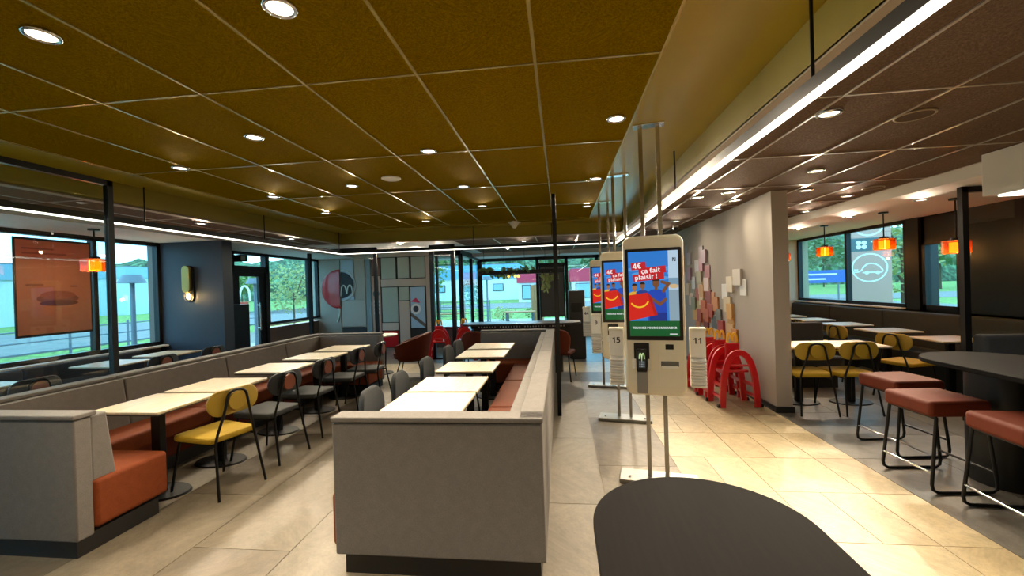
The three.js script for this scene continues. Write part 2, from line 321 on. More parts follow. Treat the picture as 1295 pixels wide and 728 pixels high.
windowAt(7, 'narrow right window past the dark wall panel', 'z', XR, -7.45, -6.8, 1.03, 2.1, [], {});
struct('wall_behind', [box(XL - T, XR + T, -0.1, YB + 0.12, ZF, ZF + T)], m.beigeWall, 'beige wall behind the photographer', 'wall');

// ---- wooden blocks on the feature wall ----
{
  const list = [[2.16,-8.68,'a9a0a8'],[2.01,-8.50,'b5aab5'],[1.64,-8.76,'b9aab5'],[1.72,-8.47,'b48fa0'],[2.08,-7.81,'a898a0'],[1.85,-8.00,'cfc8cc'],[1.86,-7.78,'b98a98'],[2.00,-7.63,'a890a0'],[1.73,-7.51,'a86f7a'],[1.55,-8.24,'d0cdd0'],[1.42,-8.63,'d8bfa0'],[1.64,-7.89,'b0a890'],[1.42,-8.29,'8f9078'],[1.46,-7.84,'cdb58a'],[1.52,-7.54,'d5c0bc'],[1.40,-7.77,'c99a6a'],[1.33,-8.09,'b06050'],[1.31,-7.47,'8d4038'],[1.26,-7.81,'d8c8a8'],[1.16,-8.23,'8b8768'],[1.24,-8.43,'d8b8a0'],[1.11,-7.97,'b0a070'],[0.97,-8.17,'d09a50'],[1.13,-7.69,'b86038'],[1.28,-7.30,'c8906a'],[1.20,-7.15,'c08050'],[1.08,-7.39,'a04530'],[0.99,-7.53,'b05a3a'],[0.91,-7.75,'b8743a'],[0.90,-7.21,'505050'],[1.01,-7.01,'707068'],[0.84,-6.92,'a03a30'],[0.80,-7.63,'7a3028'],[0.68,-7.15,'a8a098'],[1.52,-6.53,'d0c4b0'],[1.62,-6.26,'c8c0b8'],[1.48,-6.11,'d8d8d8'],[1.41,-6.74,'dedcd8'],[1.22,-6.65,'c8b898'],[1.12,-6.55,'c89a58'],[0.98,-6.55,'b88a40'],[0.82,-6.58,'c8a070'],[0.76,-6.43,'b87a38'],[0.96,-7.93,'a04a38'],[0.82,-8.09,'c07a48']];
  const a = thing('wall_art', 'cluster of coloured wooden blocks mounted on the grey wall', 'wall art', [2.5, 0, 0]);
  list.forEach(([y, z, c], i) => { const dp = [0.012, 0.02, 0.028, 0.036][(i * 5) % 4] + (i % 7) * 0.001, w = 0.2 + (i % 3) * 0.03; part('wooden_block', rbox(-dp, 0, y - 0.115, y + 0.115, z - w / 2, z + w / 2, 0.004, 1), M('#' + c, { roughness: 0.6 }), a); });
}

// =====================================================================
// FURNITURE
// =====================================================================
// ---- banquettes: s = +1 long back on the right, -1 long back on the left ----
function banquette(label, xOpen, xBack, z0, z1, s, seams) {
  const b = thing('banquette', label, 'bench', [0, 0, 0]);
  const t = 0.13, top = 0.89, xi = xBack - s * t;                      // inner face of the long back
  const lo = Math.min(xOpen, xBack), hi = Math.max(xOpen, xBack);
  part('end_panel', rbox(lo, hi, 0.11, top - 0.035, z0 - 0.1, z0, 0.012), m.greyFabric, b);
  part('top_rail', rbox(lo - 0.006, hi + 0.006, top - 0.03, top, z0 - 0.13, z0 + 0.006, 0.01), m.greyFabric, b);
  part('end_panel', rbox(lo, hi, 0.11, top - 0.035, z1, z1 + 0.1, 0.012), m.greyFabric, b);
  part('top_rail', rbox(lo - 0.006, hi + 0.006, top - 0.03, top, z1 - 0.006, z1 + 0.13, 0.01), m.greyFabric, b);
  for (let i = 0; i < seams.length - 1; i++) {
    part('back_panel', rbox(xBack - s * 0.1, xBack, 0.11, top - 0.035, seams[i] - 0.002, seams[i + 1] + 0.002, 0.008), m.greyFabric, b);
    part('top_rail', rbox(xBack - s * t, xBack + s * 0.006, top - 0.03, top, seams[i] - 0.002, seams[i + 1] + 0.002, 0.01), m.greyFabric, b);
    // sloping upholstered back pad
    const sh = poly([[0, 0.44], [0.16, 0.44], [0.1, top - 0.032], [0, top - 0.032]]);
    const g = extrude(sh, seams[i] - seams[i + 1] - 0.006, 0.012); boxUV(g);
    g.scale(-s, 1, 1); if (s > 0) g.index ? 0 : flip(g); g.translate(xBack - s * 0.1, 0, seams[i + 1] + 0.003); part('back_cushion', g, m.greyFabric, b);
  }
  const sx = xi - s * 0.47;                                            // front edge of the long seat
  [[z0 - 0.1, -1], [z1 + 0.1, 1]].forEach(([z, d]) => {
    const g = extrude(poly([[0, 0.44], [0.15, 0.44], [0.1, top - 0.032], [0, top - 0.032]]), Math.abs(xOpen - xi) - 0.01, 0.012);
    boxUV(g); g.rotateY(d < 0 ? Math.PI / 2 : -Math.PI / 2); g.translate(d < 0 ? lo + (s < 0 ? t : 0) : hi - (s > 0 ? t : 0), 0, z); part('back_cushion', g, m.greyFabric, b);
  });
  const zA = z0 - 0.1 - 0.5, zB = z1 + 0.1 + 0.52, xo = Math.min(xOpen, xi), xh = Math.max(xOpen, xi);
  part('seat_cushion', rbox(xo - (s > 0 ? 0.03 : 0), xh + (s < 0 ? 0.012 : 0), 0.14, 0.45, zA, z0 - 0.1 + (s > 0 ? 0.08 : 0), 0.03, 3), m.orange, b, 'orange leatherette end seat');
  part('seat_cushion', rbox(xo - (s > 0 ? 0.012 : 0), xh + (s < 0 ? 0.012 : 0), 0.14, 0.45, z1 + 0.1, zB, 0.03, 3), m.orange, b, 'orange leatherette end seat');
  const n = 3, L = (zA - zB) / n;
  for (let i = 0; i < n; i++) part('seat_cushion', rbox(sx, xi, 0.3, 0.45, zA - L * (i + 1) + 0.004, zA - L * i - 0.004, 0.03, 3), m.orange, b, 'orange leatherette long seat');
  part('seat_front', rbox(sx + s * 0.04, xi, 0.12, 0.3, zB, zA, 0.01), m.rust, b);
  part('plinth', [box(lo + 0.05, hi - 0.03, 0, 0.115, zA + 0.05, z0 - 0.02), box(lo + 0.05, hi - 0.03, 0, 0.115, z1 + 0.02, zB - 0.05), box(Math.min(sx + s * 0.06, xBack - s * 0.02), Math.max(sx + s * 0.06, xBack - s * 0.02), 0, 0.115, zB - 0.06, zA + 0.06)], m.plinth, b);
  return b;
}
function flip(g) { for (const k of ['position', 'normal', 'uv']) { const a = g.attributes[k], n = a.itemSize; for (let i = 0; i < a.count; i += 3) for (let q = 0; q < n; q++) { const t = a.array[(i + 1) * n + q]; a.array[(i + 1) * n + q] = a.array[(i + 2) * n + q]; a.array[(i + 2) * n + q] = t; } } }
banquette('grey fabric banquette with orange seats below the left glass screen', -2.98, -4.2, -2.24, -6.78, -1, [-2.24, -3.42, -4.6, -5.7, -6.78]);
banquette('grey fabric banquette with orange seats backing onto the kiosk aisle', -1.31, -0.12, -2.24, -6.85, 1, [-2.24, -3.4, -4.55, -5.7, -6.85]);

// ---- dining tables ----
function makeTable(label, group, w, d, pos) {
  const t = thing('dining_table', label, 'table', pos, 0, group);
  part('table_top', rbox(-w / 2, w / 2, 0.722, 0.742, -d / 2, d / 2, 0.006), m.table, t);
  part('top_edge', rbox(-w / 2 + 0.003, w / 2 - 0.003, 0.712, 0.722, -d / 2 + 0.003, d / 2 - 0.003, 0.003, 1), m.tableEdge, t);
  part('pedestal', [rbox(-0.04, 0.04, 0.012, 0.712, -0.03, 0.03, 0.006), box(-0.2, 0.2, 0.7, 0.712, -0.03, 0.03)], m.blackMetal, t);
  const g = new THREE.CylinderGeometry(0.2, 0.21, 0.014, 32); g.scale(1.15, 1, 0.8); g.translate(0, 0.007, 0); part('foot_plate', g, m.blackMetal, t);
  return t;
}
const zL = [[-2.80, -3.36], [-3.42, -3.98], [-4.24, -4.82], [-5.03, -5.64], [-5.75, -6.33]];
const zC = [[-2.82, -3.34], [-3.41, -3.97], [-4.21, -4.77], [-5.08, -5.62], [-5.75, -6.31]];
const ord = ['first', 'second', 'third', 'fourth', 'fifth'];
const t0 = makeTable('pale wood table beside the yellow chair at the left banquette', 'tables of the left banquette', 0.6, 0.565, [-3.3, 0, (zL[0][0] + zL[0][1]) / 2]);
for (let i = 1; i < 5; i++) copy(t0, `pale wood table, ${ord[i]} along the left banquette counting from the yellow chair`, [-3.3, 0, (zL[i][0] + zL[i][1]) / 2]);
for (let i = 0; i < 5; i++) { const c = copy(t0, `pale wood table, ${ord[i]} from the tall grey end panel of the aisle banquette`, [-1.01, 0, (zC[i][0] + zC[i][1]) / 2]); c.userData.group = 'tables of the aisle banquette'; }

// ---- chairs ----
const bend = (g, k) => { const p = g.attributes.position; for (let i = 0; i < p.count; i++) p.setX(i, p.getX(i) + k * p.getZ(i) ** 2); g.computeVertexNormals(); return g; };
function seatGeo() {
  const s = new THREE.Shape(); s.moveTo(-0.2, -0.17); s.quadraticCurveTo(-0.2, -0.2, -0.16, -0.2); s.lineTo(0.16, -0.22); s.quadraticCurveTo(0.23, -0.22, 0.23, -0.15); s.lineTo(0.23, 0.15); s.quadraticCurveTo(0.23, 0.22, 0.16, 0.22); s.lineTo(-0.16, 0.2); s.quadraticCurveTo(-0.2, 0.2, -0.2, 0.17); s.closePath();
  const g = extrude(s, 0.05, 0.018); g.rotateX(-Math.PI / 2); g.translate(0, 0.425, 0); return boxUV(g);
}
const seatShape = seatGeo();
function makeChair(name, label, group, pad, back, disc, pos, turn) {
  const c = thing(name, label, 'chair', pos, turn, group);
  part('seat', seatShape, pad, c);
  let g = extrude(rrect(0.43, 0.205, 0.1, 0, 0.735), 0.022, 0.009, 16); g.rotateY(Math.PI / 2); g = bend(g, 0.45); g.translate(-0.235, 0, 0); part('backrest', toCreasedNormals(g, 0.7), back, c);
  const dg = new THREE.CylinderGeometry(0.072, 0.076, 0.022, 24); dg.rotateZ(Math.PI / 2); dg.translate(-0.247, 0.735, 0); part('back_disc', dg, disc, c);
  part('back_frame', tube([[-0.29, 0, 0.2], [-0.215, 0.44, 0.165], [-0.252, 0.7, 0.095], [-0.25, 0.825, 0.075], [-0.25, 0.825, -0.075], [-0.252, 0.7, -0.095], [-0.215, 0.44, -0.165], [-0.29, 0, -0.2]], 0.0105, 0.07, 64), m.blackMetal, c);
  for (const s of [1, -1]) part('leg', bar([0.25, 0, s * 0.215], [0.18, 0.43, s * 0.18], 0.0105), m.blackMetal, c);
  part('seat_frame', tube([[-0.21, 0.415, 0.165], [0.18, 0.415, 0.18], [0.18, 0.415, -0.18], [-0.21, 0.415, -0.165]], 0.009, 0.04, 30), m.blackMetal, c);
  return c;
}
const yGroup = 'yellow chairs of the right window seats';
makeChair('dining_chair', 'yellow padded chair with black legs at the left banquette tables', undefined, m.yellowPad, m.yellowBack, m.yellowBack, [-2.9, 0, -3.22], 2.9);
const bc = makeChair('dining_chair', 'black chair with brown back disc next to the yellow chair', 'black chairs along the left banquette', m.blackPad, m.blackBack, m.brownDisc, [-2.9, 0, -3.85], Math.PI - 0.12);
copy(bc, 'black chair with brown back disc, second past the yellow chair', [-2.92, 0, -4.55], Math.PI - 0.05);
copy(bc, 'black chair with brown back disc, third past the yellow chair', [-2.92, 0, -5.35], Math.PI);
copy(bc, 'black chair with brown back disc, fourth past the yellow chair by the tub armchair', [-2.86, 0, -5.9], Math.PI + 0.05);
function makeRound(label, pos, turn, group, pad, back) { // rounded upholstered back
  const c = thing('dining_chair', label, 'chair', pos, turn, group);
  part('seat', seatShape, pad, c);
  const s = new THREE.Shape(); s.moveTo(-0.13, 0.44); s.bezierCurveTo(-0.24, 0.58, -0.25, 0.83, -0.08, 0.85); s.lineTo(0.08, 0.85); s.bezierCurveTo(0.25, 0.83, 0.24, 0.58, 0.13, 0.44); s.closePath();
  let g = extrude(s, 0.045, 0.018, 16); g.rotateY(Math.PI / 2); g = bend(g, 0.8); g.translate(-0.25, 0, 0); part('backrest', boxUV(toCreasedNormals(g, 0.8)), back, c);
  for (const q of [1, -1]) { part('leg', bar([0.24, 0, q * 0.21], [0.17, 0.43, q * 0.17], 0.011), m.blackMetal, c); part('leg', bar([-0.26, 0, q * 0.21], [-0.16, 0.43, q * 0.16], 0.011), m.blackMetal, c); }
  return c;
}
{
  const c = makeRound('black chair with rounded upholstered back, first behind the tall grey end panel', [-1.27, 0, -3.1], 0.05, 'rounded black chairs at the aisle banquette', m.blackPad, m.darkFabric);
  [[-3.69], [-4.45], [-5.33], [-5.86]].forEach(([z], i) => copy(c, `black chair with rounded upholstered back, ${ord[i + 1]} from the tall grey end panel`, [-1.27, 0, z], 0.05 - i * 0.03));
  const o = makeRound('rust chair with rounded back at the left end of the long black counter', [-1.5, 0, -7.22], Math.PI / 2, 'rust chairs at the long black counter', m.rust, m.rust);
  copy(o, 'rust chair with rounded back behind the slim glass screen', [-0.03, 0, -7.2], Math.PI / 2 - 0.2);
}

// ---- glass screens in black frames ----
function screenZ(label, x, z0, z1, y0, y1, t = 0.05) {
  const s = thing('glass_screen', label, 'glass screen', [x, 0, 0]);
  part('frame', [box(-t / 2, t / 2, y1 - t, y1, z1, z0), box(-t / 2, t / 2, y0, y1, z1, z1 + t), box(-t / 2, t / 2, y0, y1, z0 - t, z0), box(-t / 2, t / 2, y0, y0 + 0.03, z1, z0)], m.frame, s);
  part('pane', box(-0.005, 0.005, y0 + 0.03, y1 - t, z1 + t, z0 - t), m.glass, s); return s;
}
function screenX(label, z, x0, x1, y0, y1, t = 0.05) {
  const s = thing('glass_screen', label, 'glass screen', [0, 0, z]);
  part('frame', [box(x0, x1, y1 - t, y1, -t / 2, t / 2), box(x0, x0 + t, y0, y1, -t / 2, t / 2), box(x1 - t, x1, y0, y1, -t / 2, t / 2), box(x0, x1, y0, y0 + 0.03, -t / 2, t / 2)], m.frame, s);
  part('pane', box(x0 + t, x1 - t, y0 + 0.03, y1 - t, -0.005, 0.005), m.glass, s); return s;
}
screenZ('black framed glass screen standing behind the left banquette', -4.255, -0.4, -3.58, 0, 2.72);
screenZ('slim black glass screen along the aisle banquette', -0.055, -5.14, -6.85, 0, 2.7, 0.045);
screenX('black framed glass screen in front of the balloon mural', -9.25, -5.85, -4.17, 0, 2.58, 0.07);
screenX('narrow black framed glass screen at the play corner opening', -9.25, -2.92, -2.34, 0, 2.58, 0.09);
screenX('black framed glass screen above the dark booth back at the bar', -5.02, 4.26, 5.6, 0, 2.5, 0.06);

// ---- front and right bar tables ----
function stadium(w, l) { const s = new THREE.Shape(), r = w / 2; s.moveTo(-r, 0); s.lineTo(-r, l - r); s.absarc(0, l - r, r, Math.PI, 0, true); s.lineTo(r, 0); s.closePath(); return s; }
function barTable(label, x, zTip, w, l, y, pegs) {   // long axis along z, rounded end far away
  const t = thing('bar_table', label, 'table', [x, 0, zTip + l]);
  let g = extrude(stadium(w, l), 0.035, 0.006, 32); g.rotateX(-Math.PI / 2); g.translate(0, y - 0.035, 0); part('table_top', boxUV(g), m.blackTop, t);
  const leg = new THREE.CylinderGeometry(0.165, 0.165, y - 0.035, 36); leg.scale(1, 1, 1.25); leg.translate(0, (y - 0.035) / 2, -l + w / 2 + 0.02); part('drum_leg', leg, m.blackMetal, t);
  const leg2 = leg.clone().translate(0, 0, l - w - 0.1); part('drum_leg', leg2, m.blackMetal, t);
  if (pegs) {
    part('centre_board', rbox(-0.02, 0.02, 0.45, y - 0.035, -l + w / 2 + 0.25, -0.35, 0.004), m.blackMetal, t);
    for (let r = 0; r < 3; r++) for (let k = 0; k < 9; k++) { const p = new THREE.SphereGeometry(0.014, 10, 8); p.scale(0.5, 1, 1); p.translate(-0.024, y - 0.14 - r * 0.07, -l + w / 2 + 0.36 + k * 0.075); part('peg', p, m.white, t); }
  }
  return t;
}
barTable('dark oak table with rounded end standing in the kiosk aisle', 0.465, -1.87, 0.75, 1.9, 0.76, false);
barTable('tall black bar table with rounded end and white pegs', 3.27, -4.02, 0.84, 2.6, 0.92, true);

function makeStool(label, pos, turn) {
  const s = thing('bar_stool', label, 'stool', pos, turn, 'rust stools at the tall bar table');
  part('seat', rbox(-0.215, 0.215, 0.55, 0.665, -0.21, 0.21, 0.03, 3), m.rust, s);
  for (const q of [1, -1]) part('sled_leg', tube([[-0.17, 0.55, q * 0.2], [-0.23, 0.012, q * 0.215], [0.23, 0.012, q * 0.215], [0.17, 0.55, q * 0.2]], 0.0115, 0.06, 40), m.blackMetal, s);
  for (const q of [-1, 1]) part('seat_rail', bar([q * 0.17, 0.545, -0.2], [q * 0.17, 0.545, 0.2], 0.0115), m.blackMetal, s);
  part('footrest', bar([-0.215, 0.15, -0.21], [-0.215, 0.15, 0.21], 0.009), m.chrome, s);
  part('stretcher', bar([0.215, 0.15, -0.21], [0.215, 0.15, 0.21], 0.009), m.blackMetal, s);
  return s;
}
const st = makeStool('rust leather stool at the rounded end of the tall bar table', [2.83, 0, -3.58], 0.06);
copy(st, 'rust leather stool beside the white pegs of the tall bar table', [2.9, 0, -2.97], -0.05);
copy(st, 'rust leather stool tucked behind the far end of the tall bar table', [3.05, 0, -4.22], 0.1);

// ---- right dining zone ----
{
  const booth = thing('booth_bench', 'low dark booth bench behind the two yellow chairs', 'bench', [0, 0, 0]);
  part('backrest', rbox(2.72, 3.95, 0.42, 0.9, -7.0, -6.88, 0.03, 3), m.darkFabric, booth); part('seat', rbox(2.72, 3.95, 0.3, 0.45, -6.88, -6.4, 0.03, 3), m.darkFabric, booth); part('plinth', box(2.75, 3.9, 0, 0.3, -6.95, -6.5), m.plinth, booth);
  const tr = copy(t0, 'pale wood table joined to another in front of the two yellow chairs', [2.98, 0, -5.75]); tr.userData.group = 'joined tables by the grey wall end';
  const tr2 = copy(t0, 'pale wood table nearer the windows joined in front of the two yellow chairs', [3.59, 0, -5.75]); tr2.userData.group = 'joined tables by the grey wall end';
  const yc = makeChair('dining_chair', 'yellow chair beside the end of the grey wall', yGroup, m.yellowPad, m.yellowBack, m.yellowBack, [2.91, 0, -5.44], Math.PI / 2 - 0.04);
  copy(yc, 'yellow chair next to the one beside the grey wall end', [3.36, 0, -5.45], Math.PI / 2 + 0.06);
  // long window bench
  const wb = thing('window_bench', 'long dark upholstered bench under the right windows', 'bench', [0, 0, 0]);
  for (let i = 0; i < 4; i++) { const a = -5.12 - i * 1.45, b = a - 1.44; part('backrest', rbox(5.55, 5.74, 0.42, 0.98, b, a, 0.03, 3), m.darkFabric, wb); part('seat', rbox(5.12, 5.56, 0.3, 0.45, b, a, 0.03, 3), m.darkFabric, wb); }
  part('plinth', box(5.2, 5.7, 0, 0.3, -10.88, -5.15), m.plinth, wb);
  const zs = [-6.05, -7.1, -8.1, -9.1, -10.05];
  zs.forEach((z, i) => { const t = copy(t0, `pale table at the long window bench, ${ord[i]} from the bar end`, [4.98, 0, z]); t.userData.group = 'tables of the long window bench'; });
  const names = ['nearest the tall bar table', 'second from the tall bar table', 'third from the tall bar table', 'fourth from the tall bar table', 'farthest from the tall bar table'];
  zs.forEach((z, i) => copy(yc, `yellow chair at the long window bench, ${names[i]}`, [4.42, 0, z + 0.05], [0.35, 0.1, -0.1, 0.15, 0][i]));
  // booth end at the bar
  const be = thing('booth_bench', 'dark booth back below the framed glass screen by the bar', 'bench', [0, 0, 0]);
  part('backrest', rbox(4.3, 5.7, 0.4, 0.94, -4.98, -4.82, 0.04, 3), m.darkFabric, be); part('seat', rbox(4.3, 5.7, 0.3, 0.46, -4.83, -4.3, 0.03, 3), m.darkFabric, be); part('plinth', box(4.35, 5.7, 0, 0.3, -4.95, -4.4), m.plinth, be);
}
// bulkhead with light below
{
  const b = thing('ceiling_bulkhead', 'pale grey suspended bulkhead with a lit underside above the bar', 'bulkhead', [0, 0, 0]);
  part('shell', rbox(3.7, 5.6, 2.25, 2.616, -4.15, 0.5, 0.006), m.soffit, b); part('light_slot', box(3.76, 4.1, 2.235, 2.252, -4.08, 0.4), m.led, b);
  const l = new THREE.RectAreaLight('#fff6e6', 2, 0.3, 4.2); l.position.set(3.93, 2.23, -1.8); l.rotation.x = -Math.PI / 2; l.name = 'bulkhead_light'; b.add(l);
}

// ---- kiosks ----
const screenTex = canvas(400, 720, (x, w, h) => {
  x.fillStyle = '#2f7fd6'; x.fillRect(0, 0, w, h);
  x.fillStyle = '#5aa2e6'; for (let i = 0; i < 9; i++) { x.beginPath(); x.ellipse(40 + i * 47, 150 + (i % 3) * 40, 60, 16, 0, 0, 7); x.fill(); }
  x.fillStyle = '#bcd6ea'; x.fillRect(322, 0, 78, h); x.fillStyle = '#7da0b8'; x.fillRect(322, 230, 78, 60); x.fillStyle = '#d7b98a'; x.beginPath(); x.ellipse(362, 300, 36, 18, 0, 0, 7); x.fill(); x.fillStyle = '#8fa9b8'; x.fillRect(322, 330, 78, 260);
  x.fillStyle = '#10131a'; x.font = 'bold 44px sans-serif'; x.fillText('N', 352, 92);
  // figures in blue
  const person = (cx, cy, s, shirt, skin) => { x.fillStyle = shirt; x.beginPath(); x.moveTo(cx - 60 * s, cy + 280 * s); x.lineTo(cx - 66 * s, cy + 70 * s); x.quadraticCurveTo(cx, cy + 20 * s, cx + 66 * s, cy + 70 * s); x.lineTo(cx + 72 * s, cy + 280 * s); x.fill(); x.fillStyle = skin; x.beginPath(); x.ellipse(cx, cy, 26 * s, 34 * s, 0, 0, 7); x.fill(); x.fillRect(cx - 10 * s, cy + 24 * s, 20 * s, 26 * s); x.fillStyle = '#20150f'; x.beginPath(); x.ellipse(cx, cy - 16 * s, 27 * s, 22 * s, 0, Math.PI, 0); x.fill(); };
  person(48, 300, 0.8, '#e5b23c', '#a9714c'); person(112, 290, 0.8, '#2a3f8c', '#8a5a3c');
  person(222, 270, 1.15, '#1d49b8', '#7b4e33');
  x.strokeStyle = '#7b4e33'; x.lineWidth = 26; x.lineCap = 'round'; x.beginPath(); x.moveTo(180, 400); x.lineTo(250, 450); x.lineTo(296, 410); x.stroke(); x.beginPath(); x.moveTo(280, 340); x.lineTo(320, 280); x.lineTo(270, 262); x.stroke();
  x.fillStyle = '#15328a'; x.fillRect(165, 520, 140, 80);
  // red carton with a yellow smile
  x.fillStyle = '#d8241c'; x.beginPath(); x.moveTo(0, 370); x.lineTo(150, 350); x.lineTo(205, 545); x.lineTo(0, 590); x.fill(); x.fillStyle = '#b81a16'; x.beginPath(); x.moveTo(150, 350); x.lineTo(180, 380); x.lineTo(230, 540); x.lineTo(205, 545); x.fill();
  x.strokeStyle = '#ffc72c'; x.lineWidth = 14; x.beginPath(); x.arc(84, 395, 78, 0.45, 2.5); x.stroke();
  // headline
  x.save(); x.rotate(-0.08); x.fillStyle = '#c8202a'; x.fillRect(14, 96, 120, 62); x.fillRect(70, 148, 220, 58); x.fillRect(20, 200, 250, 58); x.fillStyle = '#ffffff'; x.font = 'bold 64px sans-serif'; x.fillText('4€', 26, 150); x.font = 'bold 52px sans-serif'; x.fillText('ça fait', 90, 196); x.fillText('plaisir !', 32, 246); x.restore();
  x.fillStyle = '#0f5a2c'; x.fillRect(0, 590, w, 130); x.fillStyle = '#ffffff'; x.font = 'bold 25px sans-serif'; x.textAlign = 'center'; x.fillText('TOUCHEZ POUR COMMANDER', w / 2, 658); x.fillRect(320, 698, 60, 6);
});
const mScreen = new THREE.MeshStandardMaterial({ color: '#000000', emissive: '#ffffff', emissiveMap: screenTex, emissiveIntensity: 0.75, roughness: 0.2 });
const archTex = canvas(64, 96, (x, w, h) => { x.fillStyle = '#11140f'; x.fillRect(0, 0, w, h); x.strokeStyle = '#d8f5b0'; x.lineWidth = 7; x.beginPath(); x.moveTo(12, 46); x.bezierCurveTo(14, 8, 28, 8, 32, 40); x.bezierCurveTo(36, 8, 50, 8, 52, 46); x.stroke(); x.fillStyle = '#8f979c'; for (let r = 0; r < 3; r++) for (let k = 0; k < 3; k++) x.fillRect(12 + k * 15, 58 + r * 12, 10, 8); });
const mTerm = new THREE.MeshStandardMaterial({ color: '#222222', map: null, emissive: '#ffffff', emissiveMap: archTex, emissiveIntensity: 0.7, roughness: 0.3 });
function arc(pts) { return pts; }
function makeKiosk(label, pos, turn) {
  const k = thing('ordering_kiosk', label, 'kiosk', pos, turn, 'ordering kiosks on steel poles');
  part('base_plate', rbox(-0.3, 0.3, 0, 0.035, -0.11, 0.11, 0.008), m.brushed, k);
  for (const s of [-1, 1]) { part('pole', box(s * 0.066 - 0.016, s * 0.066 + 0.016, 0.035, YY - 0.01, -0.016, 0.016), m.steel, k); part('bolt', cyl(0.012, 0.012, 0.01, s * 0.22, 0.04, 0.05, 10), m.chrome, k); }
  part('ceiling_plate', rbox(-0.12, 0.12, YY - 0.014, YY - 0.002, -0.05, 0.05, 0.004), m.chrome, k);
  let g = extrude(rrect(0.45, 1.24, 0.065, 0, 1.335), 0.1, 0.018, 12); g.translate(0, 0, 0.02); const body = part('housing', g, m.kiosk, k);
  part('bezel', extrude(rrect(0.415, 0.71, 0.008, 0, 1.5), 0.006, 0.002), m.black, k).position.z = 0.119;
  const sg = new THREE.PlaneGeometry(0.365, 0.655); part('touch_screen', sg, mScreen, k, 'lit touch screen showing an advert').position.set(0, 1.505, 0.1262);
  part('terminal_bay', extrude(rrect(0.115, 0.19, 0.008, -0.1, 1.03), 0.006, 0.002), m.black, k).position.z = 0.118;
  const t = part('card_terminal', rbox(-0.14, -0.06, 0.9, 1.08, 0.12, 0.15, 0.012, 3), m.black, k); part('terminal_face', new THREE.PlaneGeometry(0.062, 0.14), mTerm, t).position.set(-0.1, 1.0, 0.1508);
  for (const gx of [-0.155, -0.045]) part('terminal_guard', rbox(gx - 0.013, gx + 0.013, 0.92, 1.0, 0.12, 0.145, 0.006), m.white, k);
  part('terminal_column', rbox(-0.14, -0.06, 0.73, 0.9, 0.11, 0.126, 0.006), M('#8d8a84', { roughness: 0.4 }), k);
  part('scanner_window', rbox(0.075, 0.135, 1.075, 1.115, 0.112, 0.122, 0.003), m.black, k);
  part('printer_panel', rbox(0.02, 0.19, 0.78, 1.05, 0.112, 0.1215, 0.004), m.kiosk, k);
  part('receipt_slot', [rbox(0.04, 0.17, 0.945, 0.985, 0.118, 0.124, 0.003)], M('#6f6a60', {}), k); part('receipt_lip', rbox(0.045, 0.165, 0.93, 0.95, 0.12, 0.14, 0.004), m.white, k);
  return k;
}
const kPos = [[0.735, 0, -3.47], [0.705, 0, -5.02], [0.69, 0, -6.62]], kTurn = -0.2;
const kio = makeKiosk('cream ordering kiosk on steel poles, closest to the rounded dark table', kPos[0], kTurn);
copy(kio, 'cream ordering kiosk on steel poles, middle of the row of three', kPos[1], kTurn);
copy(kio, 'cream ordering kiosk on steel poles, farthest from the rounded dark table', kPos[2], kTurn);
function rack(num, label, pos, turn) {
  const r = thing('number_rack', label, 'number rack', pos, turn, 'table number racks on the kiosks');
  const tex = canvas(128, 224, (x, w, h) => { x.fillStyle = '#f1efe9'; x.fillRect(0, 0, w, h); x.fillStyle = '#14161a'; x.font = 'bold 72px sans-serif'; x.textAlign = 'center'; x.fillText(num, w / 2, 106); });
  part('back_plate', rbox(-0.058, 0.058, 0.78, 1.24, -0.03, -0.018, 0.004), m.white, r);
  part('top_cap', rbox(-0.058, 0.058, 1.215, 1.235, -0.02, 0.03, 0.004), m.white, r);
  part('number_card', rbox(-0.055, 0.055, 1.01, 1.21, 0, 0.012, 0.003), m.white, r); part('number_print', new THREE.PlaneGeometry(0.108, 0.196), M('#ffffff', { map: tex, roughness: 0.5 }), r).position.set(0, 1.11, 0.0128);
  for (let i = 0; i < 9; i++) { const g = rbox(-0.055, 0.055, -0.009, 0.009, -0.02, 0.03, 0.004); g.rotateX(0.5); g.translate(0, 0.99 - i * 0.0235, 0.004); part('tent_card', g, i % 2 ? M('#e6e4de', {}) : M('#d9d7d2', {}), r); }
  part('side_arm', rbox(-0.02, 0.02, 0.8, 0.86, -0.045, -0.025, 0.003), m.steel, r);
  return r;
}
const off = (p, dx, dz) => [p[0] + dx * Math.cos(kTurn) + dz * Math.sin(kTurn), 0, p[2] - dx * Math.sin(kTurn) + dz * Math.cos(kTurn)];
rack('15', 'white number rack showing fifteen beside the closest kiosk screen terminal', off(kPos[0], -0.295, 0.06), kTurn); rack('11', 'white number rack showing eleven between the closest kiosk and the red high chairs', off(kPos[0], 0.31, 0.06), kTurn); rack('9', 'white number rack showing nine on the middle kiosk', off(kPos[1], -0.295, 0.06), kTurn); rack('44', 'white number rack showing forty-four on the farthest kiosk', off(kPos[2], -0.295, 0.06), kTurn);

